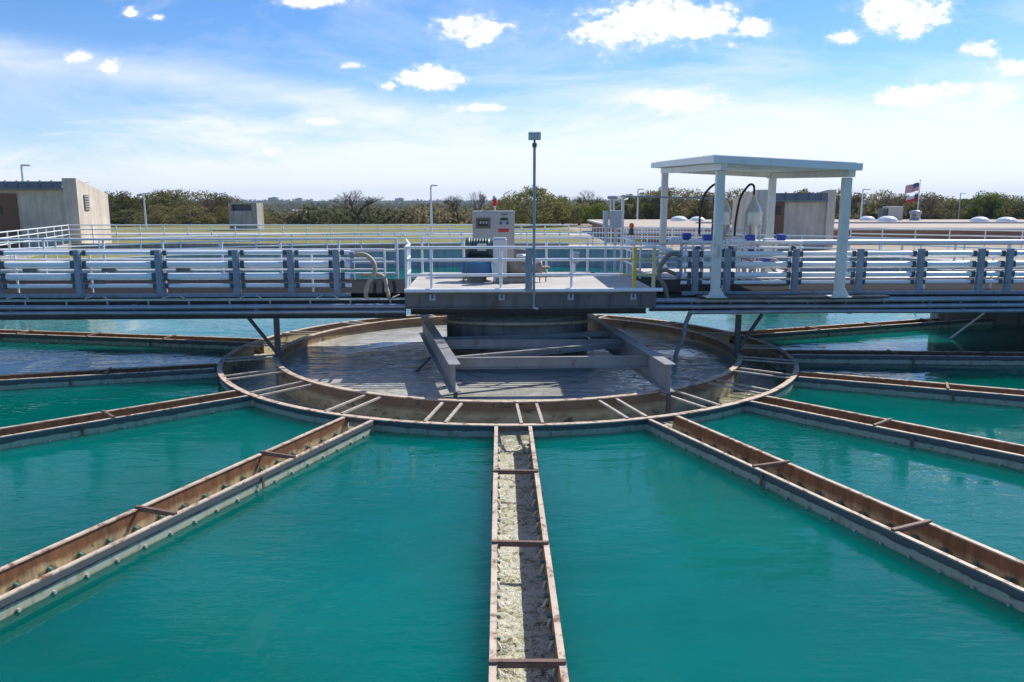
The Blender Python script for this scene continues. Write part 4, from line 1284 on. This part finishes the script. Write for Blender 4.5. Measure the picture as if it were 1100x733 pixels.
# ------------------------------------------------------------------ trees
def leafmat(name, a, b, c):
    m, nt, ns, lk = newmat(name)
    v = coords(nt)
    f = fbm(nt, v, .9, 5, .7)
    oi = N(nt, 'ShaderNodeObjectInfo')
    col = ramp(nt, f, [(.32, a), (.5, b), (.68, c)])
    hs = N(nt, 'ShaderNodeHueSaturation')
    mr = N(nt, 'ShaderNodeMapRange', inp={1: 0, 2: 1, 3: .9, 4: 1.7})
    lk.new(oi.outputs['Random'], mr.inputs[0]); lk.new(mr.outputs[0], hs.inputs['Value']); lk.new(col, hs.inputs['Color'])
    d = N(nt, 'ShaderNodeBsdfDiffuse'); tr = N(nt, 'ShaderNodeBsdfTranslucent')
    mx = N(nt, 'ShaderNodeMixShader', inp={0: .5})
    o = N(nt, 'ShaderNodeOutputMaterial')
    lk.new(hs.outputs['Color'], d.inputs['Color']); lk.new(hs.outputs['Color'], tr.inputs['Color'])
    lk.new(d.outputs[0], mx.inputs[1]); lk.new(tr.outputs[0], mx.inputs[2]); lk.new(mx.outputs[0], o.inputs['Surface'])
    return m
M['oak'] = leafmat('live oak leaves', (.06, .065, .022), (.115, .112, .042), (.18, .165, .07))
M['olive'] = leafmat('olive brown leaves', (.085, .08, .03), (.15, .13, .055), (.23, .19, .09))
M['green'] = leafmat('fresh green leaves', (.05, .075, .015), (.10, .13, .025), (.16, .18, .04))
M['twig'] = leafmat('bare twigs', (.10, .08, .06), (.15, .12, .09), (.20, .165, .13))
M['bark'] = worn('grey bark', (.13, .11, .09), .9, 0, .25, 3)

def card_mesh(name, pts, nrm, size, mat):
    """numpy: one quad per point"""
    k = len(pts)
    rs = np.random.RandomState(len(pts) % 977 + 3)
    a = rs.normal(size=(k, 3)); a /= np.linalg.norm(a, axis=1)[:, None]
    b = rs.normal(size=(k, 3)); b -= a * (a * b).sum(1)[:, None]; b /= np.linalg.norm(b, axis=1)[:, None]
    s = size[:, None]
    v = np.stack([pts - a * s - b * s * .35, pts + a * s * .2 - b * s * .6, pts + a * s + b * s * .3, pts - a * s * .1 + b * s * .6], 1).reshape(-1, 3)
    me = bpy.data.meshes.new(name)
    me.vertices.add(k * 4); me.vertices.foreach_set('co', v.astype(np.float32).ravel())
    me.loops.add(k * 4); me.loops.foreach_set('vertex_index', np.arange(k * 4, dtype=np.int32))
    me.polygons.add(k)
    me.polygons.foreach_set('loop_start', np.arange(0, k * 4, 4, dtype=np.int32))
    me.polygons.foreach_set('loop_total', np.full(k, 4, dtype=np.int32))
    me.materials.append(mat)
    me.update(calc_edges=True); me.validate()
    return me

def crown_points(seed, w, h, base, nclump, per):
    rs = np.random.RandomState(seed)
    out, sz = [], []
    for i in range(nclump):
        a = rs.uniform(0, 2 * math.pi); q = math.sqrt(rs.uniform(.0, 1)); zz = rs.uniform(0, 1)
        env = math.sqrt(max(.05, 1 - (2 * zz - .75) ** 2 / 1.6))
        c = np.array([w / 2 * q * env * math.cos(a), w / 2 * q * env * math.sin(a), base + (h - base) * zz * (.9 + .1 * rs.uniform())])
        cr = rs.uniform(.09, .19) * w * np.array([1, 1, .7])
        p = rs.normal(size=(per, 3)); p /= np.linalg.norm(p, axis=1)[:, None]
        p *= rs.uniform(.35, 1, size=(per, 1)) ** .6
        out.append(c + p * cr); sz.append(rs.uniform(.10, .24, per))
    return np.concatenate(out), np.concatenate(sz)

def limb_mb(seed, w, h, base, n=7):
    rs = random.Random(seed)
    mb = MB()
    mb.tube([(0, 0, -.4), (.1, 0, base * .6), (.05, .1, base * 1.05)], [h * .045, h * .034, h * .028], 7)
    for i in range(n):
        a = 2 * math.pi * i / n + rs.uniform(-.3, .3); q = rs.uniform(.45, .85)
        tip = (w / 2 * q * math.cos(a), w / 2 * q * math.sin(a), base + (h - base) * rs.uniform(.4, .85))
        mid = (tip[0] * .45, tip[1] * .45, base + (tip[2] - base) * .6)
        mb.tube([(.05, .1, base * .9), mid, tip], [h * .02, h * .013, h * .004], 5)
    return mb

def bare_tree_mb(seed, h, w):
    rs = random.Random(seed)
    mb = MB()
    pts = []
    def grow(p, d, ln, r, lv):
        q = p + d * ln
        m_ = p + d * ln * .5 + Vector((rs.uniform(-1, 1), rs.uniform(-1, 1), rs.uniform(-.3, .5))) * ln * .08
        mb.tube([p, m_, q], [r, r * .8, r * .6], 5 if lv < 2 else 3, caps=False)
        if lv == 6:
            pts.append(q); return
        for i in range(4 if lv < 2 else 3 if lv < 4 else 2 + (rs.random() < .4)):
            a = rs.uniform(0, 6.28); sp = rs.uniform(.35, .8)
            nd = (d + Vector((math.cos(a) * sp, math.sin(a) * sp, rs.uniform(-.05, .3)))).normalized()
            grow(q if i else q - d * ln * rs.uniform(0, .3), nd, ln * rs.uniform(.62, .82), r * .58, lv + 1)
    grow(Vector((0, 0, -.3)), Vector((0, 0, 1)), h * .2, h * .019, 0)
    return mb

CROWN = {}
for k, (mat, w, h, base, nc, per) in enumerate((('oak', 10, 7.5, 1.3, 60, 95), ('olive', 9, 8.5, 1.6, 52, 80), ('green', 8, 7.5, 1.2, 50, 85), ('oak', 12, 8, 1.4, 70, 90), ('olive', 11, 7.5, 1.2, 55, 75), ('oak', 8, 9, 1.4, 52, 90))):
    p, s = crown_points(11 + k, w, h, base, nc, per)
    CROWN[k] = (card_mesh('crown', p, None, s, M[mat]), limb_mb(31 + k, w, h, base).mesh('trunk', M['bark']), h, w)
BARE = {}
for k in range(3):
    mb = bare_tree_mb(51 + k, 8, 6)
    BARE[k] = (mb.mesh('branches', M['twig']), 8, max(abs(v_[0]) for v_ in mb.v) * 2, max(v_[2] for v_ in mb.v))

TREEG = {'oak': 'trees around the site', 'bare': 'leafless trees around the site'}
def tree(pxx, top_y, Y, kind, label, wpx=None, bare=False):
    x = (pxx - 550) / 850 * Y * .99
    zt = CAM_H - math.tan(PITCH - math.atan((366.5 - top_y) / 850)) * Y
    zg = terrain(x, Y) - .1
    hh = max(3.0, zt - zg)
    name = 'bare_tree' if bare else 'leafy_tree'
    root = bpy.data.objects.new(name, None); COL.objects.link(root)
    root.location = (x, Y, zg); root.rotation_euler = (0, 0, rnd.uniform(0, 6.28))
    if bare:
        me, h, w, top = BARE[kind]
        s = hh / top
        sw = s if wpx is None else (wpx / 850 * Y) / w
        o = bpy.data.objects.new('branches', me); COL.objects.link(o); o.parent = root
    else:
        me, tr, h, w = CROWN[kind]
        s = hh / h
        sw = s if wpx is None else (wpx / 850 * Y) / w
        for nm, q in (('crown', me), ('trunk', tr)):
            o = bpy.data.objects.new(nm, q); COL.objects.link(o); o.parent = root
    root.scale = (sw, sw, s)
    tag(root, label, 'tree', TREEG['bare' if bare else 'oak'])

ORD = ['first', 'second', 'third', 'fourth', 'fifth', 'sixth', 'seventh', 'eighth', 'ninth', 'tenth', 'eleventh', 'twelfth', 'thirteenth', 'fourteenth', 'fifteenth', 'sixteenth', 'seventeenth', 'eighteenth', 'nineteenth', 'twentieth']
left = [(118, 209, 150, 3, 60), (138, 208, 140, 0, 50), (158, 210, 150, 1, 48), (176, 207, 155, 3, 62), (196, 206, 150, 0, 50), (213, 208, 145, 4, 52), (232, 209, 150, 0, 46), (250, 213, 155, 4, 44), (170, 222, 125, 4, 52), (205, 224, 122, 1, 50), (240, 224, 128, 4, 50), (140, 224, 130, 5, 46), (272, 222, 150, 1, 40)]
left.sort(key=lambda q: q[0])
for i, (p, ty, Y, k, wp) in enumerate(left):
    tree(p, ty, Y, k, 'olive green tree, %s from the left in the grove beside the left building' % ORD[i], wp)
mid = [(572, 203, 104, 3, 78), (548, 214, 112, 4, 50), (604, 212, 108, 0, 60), (622, 222, 112, 1, 44), (640, 226, 104, 2, 36), (640, 216, 150, 0, 50), (662, 222, 150, 5, 46)]
midl = ['large round dark oak directly behind the floodlight pole', 'low brownish tree between the beige cabinet and the large oak', 'dark oak just right of the floodlight pole', 'brownish tree between the oaks and the grey boxes', 'small bright green tree left of the grey boxes', 'dark tree behind the small bright green tree', 'dark tree behind the grey electrical boxes']
for (p, ty, Y, k, wp), lab in zip(mid, midl):
    tree(p, ty, Y, k, lab, wp)
right = [(678, 208, 135, 5, 40), (696, 207, 140, 0, 56), (716, 203, 135, 1, 60), (740, 206, 140, 4, 56), (762, 208, 140, 1, 50), (790, 206, 150, 4, 50), (862, 202, 150, 5, 34), (868, 208, 155, 1, 50), (900, 206, 160, 0, 44),
         (922, 209, 160, 1, 46), (946, 208, 155, 4, 50), (968, 211, 160, 0, 46), (990, 210, 150, 4, 48), (1008, 212, 155, 1, 44), (1030, 213, 160, 5, 46), (1052, 208, 150, 2, 44), (1068, 210, 155, 3, 56), (1088, 213, 160, 0, 48), (1108, 211, 150, 3, 60), (1135, 208, 150, 0, 60)]
for i, (p, ty, Y, k, wp) in enumerate(right):
    tree(p, ty, Y, k, 'olive green tree, %s from the left in the tree line behind the long brick building' % ORD[i], wp)
for p, ty, Y, k, wp, lab in ((385, 203, 120, 0, 62, 'wide leafless tree standing out against the sky in the middle of the valley'), (492, 208, 130, 1, 42, 'leafless tree left of the beige cabinet'), (514, 203, 125, 2, 22, 'tall thin leafless tree just left of the red beacon'),
                       (628, 203, 160, 0, 44, 'leafless tree showing above the oaks right of the floodlight pole'), (222, 212, 128, 1, 46, 'leafless tree before the right end of the left grove'), (960, 204, 140, 2, 36, 'leafless tree left of the flags'), (1000, 206, 140, 1, 30, 'leafless tree right of the flagpole'), (905, 208, 140, 0, 40, 'leafless tree just right of the shelter'), (1058, 206, 150, 1, 34, 'leafless tree above the lone skylight dome')):
    tree(p, ty, Y, k, lab, wp, True)

# far wooded valley: uncountable
rs = np.random.RandomState(5)
P, S = [], []
cnt = 0
while cnt < 9000:
    Y = 150 * math.exp(3.1 * rs.uniform() ** .85)
    u = rs.uniform(-.78, .80)
    x = u * Y
    z = terrain(x, Y)
    open_ = abs(u + .1) < .25
    tall = rs.uniform(4.0, 8.0)
    if Y < 300:
        tall *= .62 if open_ else .8
    wd = rs.uniform(6, 12)
    k = 190 if Y < 320 else (48 if Y < 800 else 26)
    q = rs.normal(size=(k, 3)); q /= np.linalg.norm(q, axis=1)[:, None]
    q *= rs.uniform(.5, 1, (k, 1))
    P.append(np.array([x, Y, z + tall * .52]) + q * np.array([wd / 2, wd / 2, tall * .5]))
    S.append(rs.uniform(.35, .8, k) * (.68 if Y < 320 else (1.6 if Y < 800 else 3.0)))
    cnt += 1
fm = leafmat('far woodland', (.07, .075, .034), (.13, .118, .06), (.20, .165, .09))
for nd in fm.node_tree.nodes:
    if nd.type == 'TEX_NOISE':
        nd.inputs['Scale'].default_value = .045
me = card_mesh('far_woods', np.concatenate(P), None, np.concatenate(S), fm)
fo = bpy.data.objects.new('far_woods', me); COL.objects.link(fo); fo['kind'] = 'stuff'
fo['label'] = 'hazy wooded valley stretching to the horizon'; fo['category'] = 'woods'

# tiny far buildings on the ridge
for pxx, Y, w, h, lab in ((298, 2900, 34, 7, 'tiny blue building block on the horizon, left of the pair at the left'), (325, 2950, 22, 5, 'tiny blue building block on the horizon, right of the pair at the left'), (431, 3000, 32, 6, 'tiny blue building block on the horizon left of the middle light pole')):
    x = (pxx - 550) / 850 * Y
    z = terrain(x, Y) + 6
    t = MB(); t.box((x, Y, z + h / 2 - 4), (w, 20, h + 8)); t.box((x + w * .1, Y, z + h + 1), (w * .4, 14, 2))
    solo('distant_building', t, M['concrete'], lab, 'building', 'far buildings on the horizon', loc=(x, Y, z))

# ------------------------------------------------------------------ haze
hz = MB(); hz.box((0, 0, 8), (8600, 8600, 110))
m, nt, ns, lk = newmat('air haze')
vol = N(nt, 'ShaderNodeVolumePrincipled', inp={'Color': (.55, .75, 1, 1), 'Density': .00011, 'Anisotropy': 0})
o = N(nt, 'ShaderNodeOutputMaterial')
lk.new(vol.outputs[0], o.inputs['Volume'])
hazeo = solo('haze', hz, m, kind='stuff')

# ------------------------------------------------------------------ light and sky
SUN_EL, SUN_AZ = R(47), R(48)     # azimuth from +Y toward +X
world = bpy.data.worlds.new('World')
scene.world = world
world.use_nodes = True
nt = world.node_tree
for n_ in list(nt.nodes):
    nt.nodes.remove(n_)
lk = nt.links
sky = N(nt, 'ShaderNodeTexSky', sky_type='NISHITA', sun_disc=False, sun_elevation=SUN_EL, sun_rotation=SUN_AZ, altitude=200, air_density=1.0, dust_density=.25, ozone_density=3.0)
hs = N(nt, 'ShaderNodeHueSaturation', inp={'Saturation': 1.22, 'Value': 1.0})
lk.new(sky.outputs[0], hs.inputs['Color'])
bg = N(nt, 'ShaderNodeBackground', inp={'Strength': .12})
lk.new(mixc(nt, 1.0, hs.outputs[0], (.80, .90, 1.10), 'MULTIPLY'), bg.inputs['Color'])

tc = N(nt, 'ShaderNodeTexCoord')
sp = N(nt, 'ShaderNodeSeparateXYZ')
lk.new(tc.outputs['Generated'], sp.inputs[0])
ymax = N(nt, 'ShaderNodeMath', operation='MAXIMUM', inp={1: .05}); lk.new(sp.outputs['Y'], ymax.inputs[0])
du = N(nt, 'ShaderNodeMath', operation='DIVIDE'); lk.new(sp.outputs['X'], du.inputs[0]); lk.new(ymax.outputs[0], du.inputs[1])
dw = N(nt, 'ShaderNodeMath', operation='DIVIDE'); lk.new(sp.outputs['Z'], dw.inputs[0]); lk.new(ymax.outputs[0], dw.inputs[1])
uw = N(nt, 'ShaderNodeCombineXYZ'); lk.new(du.outputs[0], uw.inputs['X']); lk.new(dw.outputs[0], uw.inputs['Y'])
UW = uw.outputs[0]
def wn(scale, detail, rough, vec=UW, sc=(1, 1, 1), dist=0):
    mp = N(nt, 'ShaderNodeMapping'); mp.inputs['Scale'].default_value = sc
    lk.new(vec, mp.inputs['Vector'])
    return fbm(nt, mp.outputs[0], scale, detail, rough, dist)
def mth(op, a, b=None, c=None, clamp=False):
    n_ = N(nt, 'ShaderNodeMath', operation=op); n_.use_clamp = clamp
    for i, v_ in enumerate((a, b, c)):
        if v_ is None: continue
        if hasattr(v_, 'is_linked'): lk.new(v_, n_.inputs[i])
        else: n_.inputs[i].default_value = v_
    return n_.outputs[0]
def skyuv(pxx, pyy):
    c, s = math.cos(PITCH), math.sin(PITCH)
    u_, v_ = (pxx - 550) / 850, (pyy - 366.5) / 850
    Yd = c - v_ * s
    return u_ / Yd, (-s - v_ * c) / Yd
CLOUDS = [(705, 24, 78, 25, 1), (655, 38, 42, 12, 1), (735, 34, 52, 13, 1), (972, 16, 46, 24, 1), (912, 41, 22, 8, .9), (497, 28, 36, 12, 1), (522, 34, 28, 14, 1), (465, 84, 36, 12, 1), (990, 100, 40, 12, 1), (960, 108, 18, 6, .8),
          (1050, 53, 20, 9, 1), (1082, 72, 24, 9, 1), (1078, 102, 30, 11, 1), (338, 0, 34, 8, 1), (729, 109, 44, 12, .8), (812, 29, 20, 9, .9), (140, 14, 9, 5, .8), (171, 19, 9, 5, .8), (83, 61, 12, 6, .8), (117, 71, 12, 7, .9), (416, 93, 11, 5, .8), (380, 70, 12, 4, .7), (293, 162, 12, 5, .6), (515, 116, 30, 5, .5), (340, 131, 16, 4, .5)]
na_ = wn(30, 12, .66, sc=(1, 1.5, 1))
nb_ = wn(13, 4, .55, sc=(1, 1.6, 1))
nc_ = wn(85, 6, .6, sc=(1, 1.4, 1))
edge = mth('ADD', mth('ADD', mth('MULTIPLY', mth('SUBTRACT', na_, .5), 5.0), mth('MULTIPLY', mth('SUBTRACT', nc_, .5), 1.8)), mth('MULTIPLY', mth('SUBTRACT', nb_, .52), 3.2))
best = None
for (x_, y_, a_, b_, amt) in CLOUDS:
    u0, w0 = skyuv(x_, y_)
    mp = N(nt, 'ShaderNodeMapping', vector_type='TEXTURE')
    mp.inputs['Location'].default_value = (u0, w0, 0)
    mp.inputs['Scale'].default_value = (a_ / 850, b_ / 850, 1)
    lk.new(UW, mp.inputs['Vector'])
    ln_ = N(nt, 'ShaderNodeVectorMath', operation='LENGTH'); lk.new(mp.outputs[0], ln_.inputs[0])
    val = mth('MULTIPLY', mth('SUBTRACT', 1.0, ln_.outputs['Value']), 1.6)
    val = mth('MINIMUM', mth('ADD', val, edge), .9 * amt)
    best = val if best is None else mth('MAXIMUM', best, val)
halo = N(nt, 'ShaderNodeMapRange', interpolation_type='SMOOTHSTEP', inp={1: -.75, 2: .5, 3: 0, 4: .26}); lk.new(best, halo.inputs[0])
cum = N(nt, 'ShaderNodeMapRange', interpolation_type='SMOOTHSTEP', inp={1: -.05, 2: .80}); lk.new(best, cum.inputs[0])
# thin veils: a high cirrus streak and the white band toward the horizon
ci = wn(3.2, 7, .6, sc=(1, 5, 1), dist=.5)
w_ = dw.outputs[0]; u_ = du.outputs[0]
# veil: strong between elevation 0 and ~.11 and thicker on the right
top = mth('MULTIPLY_ADD', u_, .11, .165)
hv = N(nt, 'ShaderNodeMapRange', interpolation_type='SMOOTHSTEP', inp={2: 0, 3: 0, 4: 1})
lk.new(mth('ADD', w_, mth('MULTIPLY', mth('SUBTRACT', ci, .5), .30)), hv.inputs[0]); lk.new(top, hv.inputs[1]); 
lk.new(mth('MULTIPLY', top, .25), hv.inputs[2])
veil = mth('MULTIPLY', hv.outputs[0], .85)
# streak from upper left
d_ = mth('SUBTRACT', w_, mth('MULTIPLY_ADD', u_, -.13, .093))
st = mth('POWER', 2.718, mth('MULTIPLY', mth('MULTIPLY', d_, d_), -2800))
st = mth('MULTIPLY', st, mth('MULTIPLY', ci, 1.0))
lm = N(nt, 'ShaderNodeMapRange', interpolation_type='SMOOTHSTEP', inp={1: .05, 2: -.25}); lk.new(u_, lm.inputs[0])
st = mth('MULTIPLY', st, lm.outputs[0])
ci2 = wn(2.1, 8, .65, sc=(1, 3.4, 1), dist=.7)
wisps = N(nt, 'ShaderNodeMapRange', inp={1: .46, 2: .8, 3: 0, 4: .6}); lk.new(ci2, wisps.inputs[0])
soft = mth('ADD', mth('ADD', mth('ADD', veil, st), wisps.outputs[0]), halo.outputs[0], clamp=True)
front = N(nt, 'ShaderNodeMapRange', inp={1: .05, 2: .2}); lk.new(sp.outputs['Y'], front.inputs[0])
soft = mth('MULTIPLY', mth('MINIMUM', soft, .88), front.outputs[0])
bgv = N(nt, 'ShaderNodeBackground', inp={'Color': (.87, .90, 1, 1), 'Strength': 1.0})
mx1 = N(nt, 'ShaderNodeMixShader'); lk.new(soft, mx1.inputs[0]); lk.new(bg.outputs[0], mx1.inputs[1]); lk.new(bgv.outputs[0], mx1.inputs[2])
shade = ramp(nt, wn(34, 6, .6), [(.38, (.78, .81, .88)), (.58, (1, 1, 1))])
bgc = N(nt, 'ShaderNodeBackground', inp={'Strength': 1.05}); lk.new(shade, bgc.inputs['Color'])
mx2 = N(nt, 'ShaderNodeMixShader'); lk.new(mth('MULTIPLY', cum.outputs[0], front.outputs[0]), mx2.inputs[0]); lk.new(mx1.outputs[0], mx2.inputs[1]); lk.new(bgc.outputs[0], mx2.inputs[2])
wo = N(nt, 'ShaderNodeOutputWorld'); lk.new(mx2.outputs[0], wo.inputs['Surface'])

sl = bpy.data.lights.new('sun', 'SUN')
sl.energy = 5.0
sl.angle = R(.5)
sl.color = (1, .95, .87)
so = bpy.data.objects.new('sun', sl); COL.objects.link(so)
sd = Vector((math.sin(SUN_AZ) * math.cos(SUN_EL), math.cos(SUN_AZ) * math.cos(SUN_EL), math.sin(SUN_EL)))
so.rotation_euler = sd.to_track_quat('Z', 'Y').to_euler()
so.location = (30, 30, 40)

vs_ = scene.view_settings
vs_.view_transform = 'Standard'
vs_.look = 'None'
vs_.gamma = 1
vs_.use_curve_mapping = False
vs_.exposure = 0.25
scene.render.resolution_x = 1024
scene.render.resolution_y = 682
